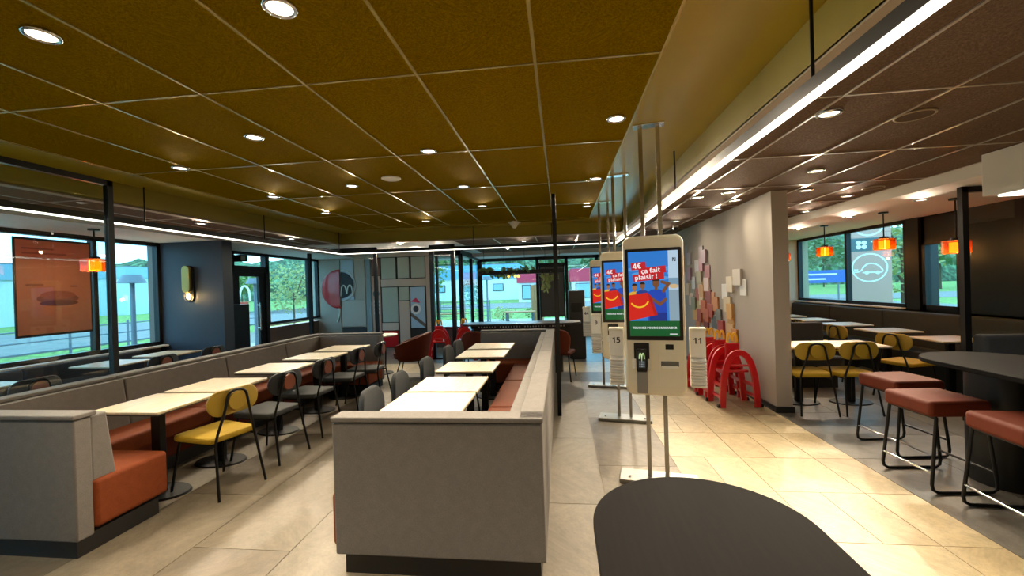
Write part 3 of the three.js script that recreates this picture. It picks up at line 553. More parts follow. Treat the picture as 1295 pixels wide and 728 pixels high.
// ---- red high chairs ----
function makeHigh(label, group, pos, turn) {
  const c = thing('high_chair', label, 'high chair', pos, turn, group);
  const W = 0.25, H = 0.72, arch = () => {
    const s = new THREE.Shape(); s.moveTo(-W, 0); s.bezierCurveTo(-W + 0.01, 0.5, -0.16, H, 0, H); s.bezierCurveTo(0.16, H, W - 0.01, 0.5, W, 0); s.lineTo(W - 0.075, 0); s.bezierCurveTo(W - 0.09, 0.42, 0.11, H - 0.075, 0, H - 0.075); s.bezierCurveTo(-0.11, H - 0.075, -W + 0.09, 0.42, -W + 0.075, 0); s.closePath(); return extrude(s, 0.035, 0.008, 20);
  };
  const f = arch(); part('front_arch', f, m.red, c); const r = arch(); r.translate(0, 0, -0.46); part('rear_arch', r, m.red, c);
  for (const s of [-1, 1]) { part('side_rail', rbox(s * 0.19 - 0.014, s * 0.19 + 0.014, 0.24, 0.285, -0.45, 0.01, 0.006), m.red, c); part('side_rail', rbox(s * 0.215 - 0.014, s * 0.215 + 0.014, 0.1, 0.14, -0.45, 0.01, 0.006), m.red, c); }
  part('seat', rbox(-0.15, 0.15, 0.42, 0.45, -0.4, -0.05, 0.012), m.red, c);
  part('backrest', rbox(-0.09, 0.09, 0.45, 0.78, -0.175, -0.145, 0.014, 3), m.red, c);
  const mg = []; for (const s of [-1, 1]) mg.push(tube([[s * 0.062, 0.74, 0], [s * 0.052, 0.83, 0], [s * 0.03, 0.86, 0], [s * 0.008, 0.83, 0], [s * 0.002, 0.76, 0]], 0.0155, 0.03, 26));
  const mm = merge(mg); mm.translate(0, 0.05, -0.16); part('handle', mm, m.gold2, c, 'yellow double-arch handle');
  part('tray_bar', bar([-0.17, 0.52, 0.0], [0.17, 0.52, 0.0], 0.014), m.red, c);
  for (const s of [-1, 1]) { const w = cyl(0.025, 0.025, 0.022, 0, 0, 0, 16); w.rotateZ(Math.PI / 2); w.translate(s * (W + 0.012), 0.026, 0.018); part('wheel', w, m.black, c); }
  return c;
}
const hc = makeHigh('red plastic high chair in front of its nested row by the grey wall', 'nested high chairs by the grey wall', [2.17, 0, -5.52], 0.05);
copy(hc, 'red plastic high chair in the middle of the row by the grey wall', [2.13, 0, -5.83], 0.05);
copy(hc, 'red plastic high chair at the back of the row by the grey wall', [2.1, 0, -6.14], 0.05);
const hc4 = copy(hc, 'red plastic high chair at the play corner glass', [-2.62, 0, -8.75], 0.2); hc4.userData.group = 'high chairs at the play corner';
const hc5 = copy(hc, 'red plastic high chair nested behind the play corner glass', [-2.1, 0, -9.0], 0.3); hc5.userData.group = 'high chairs at the play corner';

// ---- tub armchairs ----
function tubShell(r, th, hb, ha) {
  const n = 40, pos = [], idx = [], a0 = THREE.MathUtils.degToRad(130);
  for (let i = 0; i <= n; i++) {
    const u = i / n * 2 - 1, a = u * a0, h = ha + (hb - ha) * Math.pow(Math.cos(u * Math.PI / 2), 1.3), c = Math.cos(a), s = Math.sin(a);
    const ring = [[r - th, 0.36], [r - th + 0.0, h - 0.02], [r - th * 0.5 + (h - 0.4) * 0.12, h], [r + (h - 0.4) * 0.15, h - 0.02], [r - 0.02, 0.36], [r - 0.07, 0.3]];
    ring.forEach(([q, y]) => pos.push(-q * c, y, q * s));
  }
  const k = 6; for (let i = 0; i < n; i++) for (let j = 0; j < k; j++) { const a = i * k + j, b = i * k + (j + 1) % k, c = a + k, d = b + k; idx.push(a, b, c, b, d, c); }
  for (const e of [0, n * k]) for (let j = 1; j < k - 1; j++) idx.push(...(e ? [e, e + j + 1, e + j] : [e, e + j, e + j + 1]));
  const g = new THREE.BufferGeometry(); g.setAttribute('position', new THREE.Float32BufferAttribute(pos, 3)); g.setIndex(idx); g.computeVertexNormals(); return boxUV(g);
}
function makeTub(label, pos, turn) {   // faces +x
  const c = thing('tub_armchair', label, 'armchair', pos, turn);
  part('shell', tubShell(0.34, 0.06, 0.8, 0.6), m.rust, c); const s = cyl(0.29, 0.27, 0.1, 0.03, 0.39, 0, 32); part('seat_cushion', s, m.rust, c);
  for (const [x, z] of [[1, 1], [1, -1], [-1, 1], [-1, -1]]) part('leg', bar([x * 0.24, 0, z * 0.24], [x * 0.15, 0.34, z * 0.15], 0.011), m.blackMetal, c);
  return c;
}
const tub = makeTub('rust tub armchair beside the far end of the left banquette', [-2.78, 0, -7.5], Math.PI + 0.15);
{
  const t = thing('side_table', 'small white round table beside the rust tub armchair', 'table', [-3.45, 0, -7.75]);
  part('table_top', cyl(0.3, 0.3, 0.02, 0, 0.73, 0, 36), m.white, t); part('stem', cyl(0.025, 0.025, 0.72, 0, 0.36, 0), m.blackMetal, t); part('foot', cyl(0.2, 0.21, 0.014, 0, 0.007, 0, 32), m.blackMetal, t);
}
// ---- long black bar at the back ----
{
  const t = thing('counter_bar', 'long black counter with a row of white pegs behind the aisle banquette', 'counter', [-0.75, 0, -7.75]);
  const s = rrect(2.2, 0.56, 0.27); let g = extrude(s, 0.035, 0.006, 24); g.rotateX(-Math.PI / 2); g.translate(0, 0.885, 0); part('counter_top', boxUV(g), m.counterTop, t);
  part('fascia', rbox(-0.85, 0.9, 0.55, 0.885, 0.1, 0.14, 0.004), m.blackMetal, t);
  for (const x of [-0.6, 0.6]) part('drum_leg', cyl(0.16, 0.16, 0.885, x, 0.4425, -0.06, 32), m.blackMetal, t);
  for (let k = 0; k < 32; k++) { if (k % 9 === 7) continue; const p = new THREE.SphereGeometry(0.013, 8, 6); p.scale(1, 1, 0.5); p.translate(-0.76 + k * 0.05, 0.855, 0.142); part('peg', p, m.white, t); }
}
{ // black totem with pink poster above
  const t = thing('bin_tower', 'tall black waste tower near the farthest kiosk', 'bin', [0.33, 0, -9.2]);
  part('cabinet', rbox(-0.17, 0.17, 0.02, 1.46, -0.2, 0.2, 0.01), m.black, t); part('flap', rbox(-0.12, 0.12, 1.0, 1.2, 0.198, 0.208, 0.004), m.blackMetal, t); part('plinth', box(-0.15, 0.15, 0, 0.03, -0.18, 0.18), m.plinth, t);
  const d = thing('bin_cabinet', 'black waste cabinet standing before the glazed entrance door', 'bin', [-6.36, 0, -7.5]);
  part('cabinet', rbox(-0.18, 0.18, 0.03, 1.4, -0.25, 0.25, 0.01), m.frame, d); part('flap', rbox(-0.14, 0.14, 1.0, 1.2, 0.245, 0.258, 0.004), m.blackMetal, d); part('plinth', box(-0.16, 0.16, 0, 0.04, -0.22, 0.22), m.plinth, d);
}
{ // yellow seated bench and brown door panel at the back
  const b = thing('low_bench', 'low bench with yellow seat near the back windows', 'bench', [0.05, 0, -9.9]);
  part('seat', rbox(-0.55, 0.35, 0.42, 0.5, -0.22, 0.22, 0.03, 3), m.yellowPad, b); part('base', box(-0.5, 0.3, 0, 0.42, -0.18, 0.18), m.plinth, b);
  const p = thing('window_panel', 'brown panel standing against the back window', 'panel', [-0.26, 0, -13.38]);
  part('board', rbox(-0.36, 0.36, 0.62, 2.16, -0.02, 0.02, 0.004), m.brownPanel, p); part('frame', [box(-0.4, 0.4, 2.16, 2.2, -0.025, 0.025), box(-0.4, -0.36, 0.3, 2.2, -0.025, 0.025), box(0.36, 0.4, 0.3, 2.2, -0.025, 0.025), box(-0.4, 0.4, 0.58, 0.62, -0.025, 0.025)], m.frame, p);
}
// ---- left window seating ----
{
  const wb = thing('window_bench', 'dark bench along the left windows behind the glass screen', 'bench', [0, 0, 0]);
  for (let i = 0; i < 4; i++) { const a = 0.1 - i * 1.5; part('backrest', rbox(-6.66, -6.5, 0.42, 0.78, a - 1.49, a, 0.03, 3), m.navy, wb); part('seat', rbox(-6.5, -6.05, 0.3, 0.45, a - 1.49, a, 0.03, 3), m.navy, wb); }
  part('plinth', box(-6.6, -6.12, 0, 0.3, -5.85, 0.05), m.plinth, wb);
  const lz = [-5.75, -4.95, -3.6, -2.4];
  ['beside the navy pier', 'second from the navy pier', 'third from the navy pier', 'fourth from the navy pier'].forEach((n, i) => { const t = copy(t0, `pale table at the left window bench, ${n}`, [-5.95, 0, lz[i]]); t.userData.group = 'tables of the left window bench'; });
  const c = copy(bc, 'black chair at the left window bench beside the navy pier', [-5.4, 0, -5.75], Math.PI); c.userData.group = 'black chairs of the left window bench';
  const c2 = copy(bc, 'black chair at the left window bench, second from the navy pier', [-5.4, 0, -4.95], Math.PI); c2.userData.group = 'black chairs of the left window bench';
  const c3 = copy(bc, 'black chair at the left window bench, third from the navy pier', [-5.4, 0, -3.6], Math.PI); c3.userData.group = 'black chairs of the left window bench';
}
{ // window poster
  const tex = canvas(360, 512, (x, w, h) => {
    x.fillStyle = '#a9705a'; x.fillRect(0, 0, w, h); x.fillStyle = '#7f4a3a'; x.font = 'bold 26px sans-serif';
    for (let i = 0; i < 3; i++) x.fillRect(26, 40 + i * 26, [150, 210, 260][i], 9); x.fillRect(40, 238, 80, 10); x.fillRect(250, 246, 40, 8);
    x.fillStyle = '#744438'; x.beginPath(); x.ellipse(190, 320, 104, 30, 0, 0, 7); x.fill(); x.fillStyle = '#8a4a34'; x.beginPath(); x.ellipse(190, 300, 86, 24, 0, 0, 7); x.fill(); x.fillStyle = '#59261d'; x.beginPath(); x.ellipse(195, 345, 96, 16, 0, 0, 7); x.fill();
  });
  const p = thing('window_poster', 'orange-brown burger poster in a dark frame on the left window', 'poster', [XL + 0.06, 0, 0]);
  part('backing', box(-0.01, 0.005, 1.14, 2.4, -5.28, -4.42), m.frame, p);
  const f = new THREE.PlaneGeometry(0.82, 1.2); f.rotateY(Math.PI / 2); part('print', f, M('#ffffff', { map: tex, roughness: 0.6 }), p).position.set(0.0065, 1.77, -4.85);
}
// ---- sconce on the navy pier ----
{
  const s = thing('wall_sconce', 'oval gold sconce glowing at its lower end on the navy pier', 'wall lamp', [-6.11, 1.8, -6.35]);
  let g = extrude(rrect(0.15, 0.6, 0.075), 0.03, 0.006, 16); part('back_plate', g, m.blackMetal, s);
  g = extrude(rrect(0.145, 0.45, 0.0725, 0, 0.075), 0.05, 0.01, 16); g.translate(0, 0, 0.05); part('shade', g, m.gold, s);
  const d = new THREE.CylinderGeometry(0.052, 0.052, 0.012, 24); d.rotateX(Math.PI / 2); part('lamp_disc', d, M('#fff0c8', { emissive: '#ffdf9a', emissiveIntensity: 2.5 }), s).position.set(0, -0.205, 0.036);
  part('ring', new THREE.TorusGeometry(0.07, 0.006, 8, 32), m.blackMetal, s).position.set(0, -0.215, 0.06);
  const l = new THREE.PointLight('#ffd28a', 0.5); l.position.set(0, -0.23, 0.1); l.castShadow = true; l.name = 'sconce_light'; s.add(l);
}
// ---- play corner panels ----
{
  const w = thing('panel_wall', 'taupe panelling with grey-green squares in the play corner', 'wall panels', [0, 0, -11.0]);
  const taupe = M('#c9baad', { roughness: 0.6 }), green = M('#aab9ae', { roughness: 0.45 }), pink = M('#c9a392', { roughness: 0.6 }), groove = M('#2a2826', { roughness: 0.7 });
  part('backing', box(-5.12, -3.46, 0.02, 2.48, 0.0, 0.02), groove, w);
  const sq = (x0, x1, y0, y1, mt, n = 'panel') => part(n, rbox(x0, x1, y0, y1, 0.02, 0.05, 0.004, 1), mt, w);
  sq(-5.1, -4.86, 0.05, 1.98, pink); sq(-5.1, -4.86, 2.0, 2.46, M('#7a5548', {}), 'panel');
  sq(-4.82, -4.42, 1.9, 2.46, green); sq(-4.36, -4.04, 1.9, 2.46, green); sq(-3.98, -3.6, 1.9, 2.46, green);
  sq(-4.84, -3.58, 1.68, 1.88, taupe); sq(-4.82, -4.38, 0.72, 1.66, green); sq(-4.34, -4.06, 1.3, 1.66, green); sq(-4.34, -4.06, 0.05, 1.28, taupe); sq(-4.84, -4.38, 0.5, 0.7, taupe);
  sq(-3.58, -3.46, 0.05, 2.46, taupe);
  part('red_panel', rbox(-4.8, -4.4, 0.05, 0.48, 0.02, 0.06, 0.004), m.red, w);
  const bp = canvas(160, 420, (x, W, H) => { x.fillStyle = '#a9cde6'; x.fillRect(0, 0, W, H); x.fillStyle = '#e6456a'; x.beginPath(); x.moveTo(0, 150); x.lineTo(60, 110); x.lineTo(110, 165); x.fill(); x.strokeStyle = '#f4f4f4'; x.lineWidth = 22; x.beginPath(); x.arc(56, 225, 44, 0, 7); x.stroke(); x.fillStyle = '#3a3f4c'; x.beginPath(); x.arc(56, 225, 30, 0, 7); x.fill(); x.fillStyle = '#6d6460'; x.beginPath(); x.moveTo(0, 260); x.lineTo(160, 380); x.lineTo(160, 420); x.lineTo(0, 300); x.fill(); });
  part('blue_print', new THREE.PlaneGeometry(0.4, 1.1), M('#ffffff', { map: bp }), w, 'pale blue printed panel').position.set(-3.82, 1.1, 0.052);
  part('round_badge', new THREE.CylinderGeometry(0.09, 0.09, 0.012, 24).rotateX(Math.PI / 2), M('#5a6a72', {}), w).position.set(-4.98, 1.5, 0.056);
  for (let i = 0; i < 4; i++) part('info_tag', box(-5.05, -4.9, 0.95 + i * 0.1, 1.02 + i * 0.1, 0.05, 0.056), m.white, w);
  // mural
  const mu = thing('wall_mural', 'mural panels with a red balloon and a black disc in the play corner', 'mural', [0, 0, -11.0]);
  const mp = (x0, x1, y0, y1, mt, z = 0.03) => part('panel', rbox(x0, x1, y0, y1, 0.004, z, 0.003, 1), mt, mu);
  mp(-6.62, -6.02, 0.05, 2.46, M('#b5a99e', {})); mp(-5.99, -5.62, 1.35, 2.46, M('#c3cad8', {})); mp(-5.59, -5.3, 1.35, 2.46, M('#bdb0a4', {})); mp(-5.27, -5.14, 0.05, 2.46, M('#8fa2aa', {})); mp(-5.99, -5.3, 0.62, 1.33, M('#c6b9ae', {})); mp(-5.99, -5.3, 0.05, 0.6, M('#3d3b3d', {}));
  const b = new THREE.SphereGeometry(0.54, 36, 24, -Math.PI / 2, Math.PI); b.scale(1, 1, 0.06); part('balloon', b, m.red, mu, 'red half balloon relief').position.set(-6.02, 1.66, 0.045);
  part('balloon_string', tube([[-6.06, 1.14, 0.04], [-6.04, 1.0, 0.04], [-6.12, 0.75, 0.04]], 0.02, 0.1, 20), m.white, mu);
  part('black_disc', new THREE.CylinderGeometry(0.36, 0.36, 0.02, 40, 1, false, 0, Math.PI).rotateX(Math.PI / 2), M('#2a2528', {}), mu).position.set(-5.99, 1.76, 0.036);
  part('disc_ring', new THREE.TorusGeometry(0.42, 0.012, 8, 48, Math.PI).rotateZ(-Math.PI / 2), m.white, mu).position.set(-5.99, 1.76, 0.04);
  const mg = []; for (const s of [-1, 1]) mg.push(tube([[s * 0.17, -0.16, 0], [s * 0.15, 0.08, 0], [s * 0.09, 0.16, 0], [s * 0.03, 0.08, 0], [0, -0.1, 0]], 0.018, 0.06, 26)); part('arch_emblem', mg, m.white, mu).position.set(-5.82, 1.62, 0.052);
}
// ---- pendant lamps ----
function makePendant(label, pos, yc) {
  const p = thing('pendant_lamp', label, 'pendant lamp', pos, 0, 'amber pendant lamps');
  const drop = yc - pos[1];
  part('ceiling_rose', cyl(0.06, 0.06, 0.02, 0, drop - 0.01, 0, 24), m.blackMetal, p); part('stem', cyl(0.009, 0.009, drop - 0.1, 0, 0.1 + (drop - 0.1) / 2, 0, 10), m.blackMetal, p);
  part('cap', cyl(0.05, 0.06, 0.03, 0, 0.1, 0, 24), m.blackMetal, p);
  for (let i = 0; i < 6; i++) { const g = rbox(-0.066, 0.066, -0.075, 0.075, 0.118, 0.124, 0.003, 1); g.rotateY(i * Math.PI / 3); part('shade_pane', g, m.amber, p); }
  part('shade_top', new THREE.CylinderGeometry(0.135, 0.135, 0.006, 6).rotateY(Math.PI / 6 * 0).translate(0, 0.08, 0), m.amber, p);
  part('bulb', new THREE.CylinderGeometry(0.062, 0.062, 0.12, 20), m.bulb, p);
  const l = new THREE.PointLight('#ffb860', 0.7); l.position.set(0, -0.11, 0); l.castShadow = true; l.name = 'pendant_light'; p.add(l); return p;
}
const pd = makePendant('amber pendant lamp, second from the beige end wall', [4.7, 2.03, -8.1], YW);
copy(pd, 'amber pendant lamp nearest the beige end wall', [4.78, 2.03, -9.65]); copy(pd, 'amber pendant lamp before the charging totem window', [4.7, 2.03, -6.72]); makePendant('added amber pendant lamp standing in for a lamp reflection in the glass at the bar end', [4.83, 1.9, -5.75], YW);  // bar end pendant is added in place of a lamp reflection in the glass
copy(pd, 'amber pendant lamp behind the left glass screen by the poster', [-5.95, 2.03, -4.78]);
// ---- hanging planter ----
{
  const h = thing('hanging_planter', 'long black beam planter with trailing plants hung at the back', 'planter', [-1.1, 1.93, -10.2]);
  part('trough', rbox(-0.88, 1.2, -0.05, 0.05, -0.08, 0.08, 0.01), m.blackMetal, h);
  for (const x of [-0.75, -0.25, 0.25, 0.75, 1.1]) part('cable', cyl(0.005, 0.005, 0.64, x, 0.37, 0, 6), m.blackMetal, h);
  const leaves = (n, cx, cy, rx, ry, mt) => { const gs = []; for (let i = 0; i < n; i++) { const g = new THREE.CircleGeometry(rr(0.02, 0.045), 5); g.scale(1, 1.7, 1); g.rotateX(rr(-1, 1)); g.rotateY(rr(0, 6)); g.rotateZ(rr(-1, 1)); g.translate(cx + rr(-rx, rx), cy + rr(-ry, ry) * Math.abs(rr(-1, 1)), rr(-0.12, 0.12)); gs.push(g); } const f = part('foliage', gs, mt, h); f.userData.kind = 'stuff'; };
  leaves(60, -0.7, 0.06, 0.18, 0.06, m.leafDark); leaves(60, 0.1, 0.07, 0.4, 0.06, m.leafDark); leaves(80, 0.85, -0.15, 0.2, 0.2, m.leafPale); leaves(40, 0.75, -0.35, 0.08, 0.16, m.leafPale); leaves(40, -0.3, -0.08, 0.3, 0.08, m.leaf);
  for (const x of [-0.15, 0.02, 0.1]) part('bulb', new THREE.SphereGeometry(0.035, 14, 10), M('#ffe0a0', { emissive: '#ffc860', emissiveIntensity: 2 }), h).position.set(x, -0.1, 0.06);
}
// ---- LED profiles ----
function ledRun(label, a, b, rods) {
  const dx = b[0] - a[0], dz = b[1] - a[1], L = Math.hypot(dx, dz), o = thing('light_profile', label, 'strip light', [(a[0] + b[0]) / 2, 2.4, (a[1] + b[1]) / 2], Math.atan2(-dz, dx), 'suspended strip lights');
  part('housing', box(-L / 2, L / 2, 0, 0.06, -0.025, 0.025), m.blackMetal, o); part('diffuser', box(-L / 2, L / 2, -0.012, 0.001, -0.022, 0.022), m.led, o);
  rods.forEach(u => part('rod', cyl(0.008, 0.008, YY - 2.46, u * L - L / 2, 0.06 + (YY - 2.46) / 2, 0, 8), m.blackMetal, o));
  const n = Math.ceil(L / 2.5); for (let i = 0; i < n; i++) { const l = new THREE.RectAreaLight('#fff4e0', LED_I, L / n * 0.98, 0.04); l.position.set(-L / 2 + L / n * (i + 0.5), -0.02, 0); l.rotation.x = -Math.PI / 2; l.name = 'strip_light'; o.add(l); }
}
ledRun('long black strip light with white glow above the kiosk aisle', [1.13, 0.9], [1.13, -8.6], [0.1, 0.305, 0.54, 0.72, 0.9]);
ledRun('long black strip light with white glow along the left field edge', [-4.66, 0.9], [-4.66, -8.6], [0.1, 0.3, 0.545, 0.75, 0.99]);
ledRun('black strip light with white glow crossing the far end of the yellow field', [-4.66, -8.6], [1.13, -8.6], [0.5, 0.78]);
// ---- downlights ----
function makeDown(label, group) {
  const d = thing('downlight', label, 'downlight', [0, 0, 0], 0, group);
  part('ring', new THREE.TorusGeometry(0.062, 0.011, 8, 32).rotateX(Math.PI / 2), m.chrome, d);
  part('lens', cyl(0.056, 0.056, 0.008, 0, 0.001, 0, 28), m.lens, d);
  const l = new THREE.SpotLight('#ffebcc', SPOT_I, 0, 0.86, 0.95, 2); l.position.set(0, -0.02, 0); l.target.position.set(0, -1, 0); l.castShadow = true; l.shadow.radius = 2; l.name = 'downlight_beam'; d.add(l); l.target.name = 'downlight_aim'; d.add(l.target); return d;
}
{
  const yg = 'downlights in the yellow panels', bg = 'downlights in the brown panels';
  const ya = [[-2.38, -1.72], [-1.18, -1.72], [-3.63, -1.7], [-3.63, -3.7], [-1.15, -3.72], [0.46, -3.28], [-2.42, -4.75], [-3.64, -5.05], [-1.15, -5.1], [0.46, -5.11], [-3.66, -6.3], [-1.16, -6.4], [0.46, -6.88], [-2.42, -7.56], [-2.38, -3.1], [-1.18, 0.2], [-3.0, 0.2]];
  const d0 = makeDown('small chrome downlight set in the yellow ceiling panels', yg); d0.position.set(ya[0][0], YY - 0.006, ya[0][1]);
  for (let i = 1; i < ya.length; i++) copy(d0, 'small chrome downlight set in the yellow ceiling panels', [ya[i][0], YY - 0.006, ya[i][1]]);
  const br = [[1.7, -2.85], [2.48, -4.37], [3.68, -5.85], [2.9, -5.32], [3.95 - 0.12, -7.05], [1.7, -5.41], [2.28, -5.74], [2.28, -6.4], [1.99, -5.2], [1.99, -7.46], [1.99, -8.6], [1.7, -1.6], [3.2, -7.6], [-0.8, -9.6], [-2.9, -9.9], [-4.3, -10.5], [-5.7, -10.5], [-5.0, -10.5], [-3.7, -10.5], [-3.5, -9.0], [0.4, -10.6], [1.4, -9.8], [-1.4, -11.4], [-5.0, -3.1], [-5.0, -5.4], [-5.0, -7.4], [3.6, -8.6]];  // play corner row includes added downlights that brighten its rear wall
  br.forEach(([x, z]) => { const c = copy(d0, 'small chrome downlight set in the brown ceiling panels', [x, x < -2.3 && z < FZ0 ? YB - 0.018 : YB - 0.006, z]); c.userData.group = bg; if (x < -2.3 && z < FZ0) { c.userData.group = 'downlights of the play corner'; c.userData.label = 'small chrome downlight in the white play corner ceiling, its row partly added for brightness'; } });
  [[4.42, -5.71], [4.42, -7.0], [4.48, -8.5]].forEach(([x, z]) => { const c = copy(d0, 'small chrome downlight set in the white soffit by the right windows', [x, YW - 0.004, z]); c.userData.group = 'downlights in the white soffit'; });
  const sp = thing('ceiling_speaker', 'round cream ceiling speaker in a yellow panel', 'speaker', [-1.85, YY - 0.006, -4.55]); part('ring', new THREE.TorusGeometry(0.1, 0.008, 8, 36).rotateX(Math.PI / 2), m.white, sp); part('grille', cyl(0.098, 0.098, 0.008, 0, 0, 0, 36), m.white, sp);
  const sd = thing('ceiling_sensor', 'white cone shaped sensor at the far edge of the yellow ceiling', 'sensor', [-0.86, YY - 0.004, -8.2]); part('base', cyl(0.13, 0.13, 0.02, 0, -0.01, 0, 4), m.white, sd); part('cone', cyl(0.1, 0.03, 0.1, 0, -0.07, 0, 24), m.white, sd);
  const cam = thing('security_camera', 'small white security camera on the brown ceiling by the grey wall', 'camera', [2.15, YB - 0.004, -8.1]); part('mount', cyl(0.05, 0.05, 0.03, 0, -0.015, 0), m.white, cam); part('dome', new THREE.SphereGeometry(0.045, 20, 12).translate(0, -0.05, 0), m.black, cam);
  const ps = [[3.68, -5.4], [2.3, -3.0]]; ps.forEach(([x, z], i) => { const s = thing('ceiling_speaker', i ? 'round brown ceiling speaker above the cream path' : 'round brown ceiling speaker above the bar end', 'speaker', [x, YB - 0.006, z]); part('ring', new THREE.TorusGeometry(0.1, 0.007, 8, 36).rotateX(Math.PI / 2), m.brownTrim, s); part('grille', cyl(0.098, 0.098, 0.008, 0, 0, 0, 36), m.brownTile, s); });
}

// =====================================================================
// OUTSIDE
// =====================================================================
const G = -0.14;
struct('ground_paving', [box(-14, XL - T, G - 0.1, G, -20, 10), box(-14, 12, G - 0.1, G, -22, ZB - T), box(XL - T, -2.82, G - 0.1, G, ZB - T, -11.2)], m.paving, 'pale paved terrace around the restaurant', 'paving');
struct('ground_lawn', [box(-120, 140, G - 0.3, G - 0.1, -150, -22), box(-120, -14, G - 0.3, G - 0.1, -22, 60), box(12, 140, G - 0.3, G - 0.1, -22, 60), box(XR + T, 12, G - 0.3, G - 0.05, -22, 10)], m.grass, 'green lawn around the car park', 'lawn');
struct('ground_road', [box(-30, -18, G - 0.1, G - 0.06, -60, 40), box(16.5, 22, G - 0.1, G - 0.06, -70, 40), box(-30, 60, G - 0.1, G - 0.06, -44, -34)], m.asphalt, 'grey asphalt road and car park', 'road');
{ // wooded hills: displaced ridges
  const ridge = (cx, cz, len, depth, h, turn, s) => {
    const g = new THREE.PlaneGeometry(len, depth, 120, 24); g.rotateX(-Math.PI / 2); const p = g.attributes.position;
    for (let i = 0; i < p.count; i++) { const x = p.getX(i), z = p.getZ(i), f = Math.cos(z / depth * Math.PI) ** 0.7; p.setY(i, f * (h * (0.75 + 0.35 * noise.noise(x * 0.02 + s, s, 2)) + 2.4 * noise.noise(x * 0.22, z * 0.3, s) + 1.2 * noise.noise(x * 0.6, z * 0.6, s)) - 0.5); }
    g.computeVertexNormals(); boxUV(g); const o = struct('hill_' + s, g, m.forest, 'wooded green hill on the horizon', 'hill'); o.position.set(cx, 0, cz); o.rotation.y = turn;
  };
  ridge(-10, -120, 260, 50, 17, 0, 1); ridge(-130, -30, 300, 60, 9, Math.PI / 2, 2); ridge(120, -60, 260, 50, 9, Math.PI / 2, 3);
}
function foliage(n, rx, ry, cy, s) { const gs = []; for (let i = 0; i < n; i++) { const g = new THREE.CircleGeometry(rr(0.5, 1) * s, 5); const a = rr(0, 6.28), u = rr(-1, 1), q = Math.cbrt(rnd()), k = Math.sqrt(1 - u * u) * q; g.rotateX(rr(-1.5, 1.5)); g.rotateY(rr(0, 6)); g.translate(Math.cos(a) * k * rx, cy + u * q * ry, Math.sin(a) * k * rx); gs.push(g); } return merge(gs); }
function tree(label, pos, h, r, mat, n, s, group) {
  const t = thing('tree', label, 'tree', pos, 0, group);
  part('trunk', [cyl(0.025 * h / 3, 0.045 * h / 3, h * 0.6, 0, h * 0.3, 0, 8), bar([0, h * 0.45, 0], [r * 0.4, h * 0.75, 0.1], 0.02 * h / 3), bar([0, h * 0.5, 0], [-r * 0.4, h * 0.8, -0.1], 0.02 * h / 3)], m.bark, t);
  part('foliage', foliage(n, r, h * 0.36, h * 0.64, s), mat, t).userData.kind = 'stuff'; return t;
}
tree('pale blossoming tree outside the window past the entrance door', [-11.0, G, -16.3], 3.0, 1.1, m.leafPale, 900, 0.07);
tree('small leafy tree outside beside the charging totem', [9.55, G, -13], 4.2, 0.95, m.leafPale, 1100, 0.07);
tree('small young tree on the lawn behind the back window', [-5.2, G, -24], 2.2, 0.6, m.leafDark, 400, 0.06);
tree('bushy tree outside the narrow window by the play corner', [-6.6, G, -19], 4.4, 1.5, m.leaf, 900, 0.1);
for (let i = 0; i < 11; i++) tree('tall tree in the row before the hill behind the shops', [-46 + i * 7.5 + rr(-1, 1), G - 0.1, -78 + rr(-4, 4)], rr(8, 11), rr(2.3, 2.9), m.leafDark, 500, 0.42, 'trees behind the shops');
for (let i = 0; i < 9; i++) tree('tall dark tree beyond the road on the right', [44 + rr(-3, 3), G - 0.1, -92 + i * 8], rr(7, 9.5), rr(2.6, 3.4), m.leafDark, 420, 0.36, 'trees beyond the right road');
for (let i = 0; i < 9; i++) tree('tall green tree beyond the car park on the left', [-72 + rr(-3, 3), G - 0.1, -104 + i * 9], rr(6, 8), rr(2.6, 3.4), m.leaf, 420, 0.36, 'trees beyond the left car park');
[[-1.2, -21.6], [-2.9, -21], [0.5, -21.2]].forEach(([x, z], i) => { const b = thing('flower_bush', ['grey-green bush in the planting bed behind the back window', 'low pale bush at the left of the planting bed', 'low green bush near the orange post'][i], 'bush', [x, G, z]); part('foliage', foliage(320, 0.75, 0.35, 0.38, 0.06), i === 1 ? m.leafPale : m.leaf, b).userData.kind = 'stuff'; part('stem', cyl(0.03, 0.04, 0.4, 0, 0.2, 0, 8), m.bark, b); });
// buildings
function building(label, x0, x1, z, d, h, wall, fascia, fh, wins) {
  const b = thing('building', label, 'building', [0, G - 0.1, 0]);
  part('wall', box(x0, x1, 0, h, z - d, z), wall, b); part('fascia', box(x0 - 0.15, x1 + 0.15, h - fh, h + 0.15, z - d - 0.1, z + 0.15), fascia, b);
  wins.forEach(([a, c, y0, y1]) => { const w = part('window', box(a, c, y0, y1, z, z + 0.08), m.darkPanel, b); part('pane', box(a + 0.08, c - 0.08, y0 + 0.08, y1 - 0.08, z + 0.07, z + 0.1), M('#8fb4c4', { roughness: 0.15 }), w); });
  part('roof', box(x0, x1, h + 0.15, h + 0.25, z - d, z), m.greyPost, b); return b;
}
building('long pale warehouse with a blue band beyond the lawn', -24, -5.6, -56, 14, 4.6, M('#dfe6e8', {}), M('#6fa9cf', {}), 1.7, [[-21, -19.6, 1.2, 2.2], [-17, -15.6, 1.2, 2.2], [-13, -11.6, 1.2, 2.2], [-9, -7.6, 1.2, 2.2]]);
building('low shop with a pink-red fascia beyond the lawn', -4.6, 0.2, -46, 8, 3.2, M('#d9dde0', {}), M('#c8324e', {}), 1.1, [[-4.2, -3.2, 0.3, 1.9], [-2.9, -1.9, 0.3, 1.9], [-1.5, -0.5, 0.3, 1.9]]);
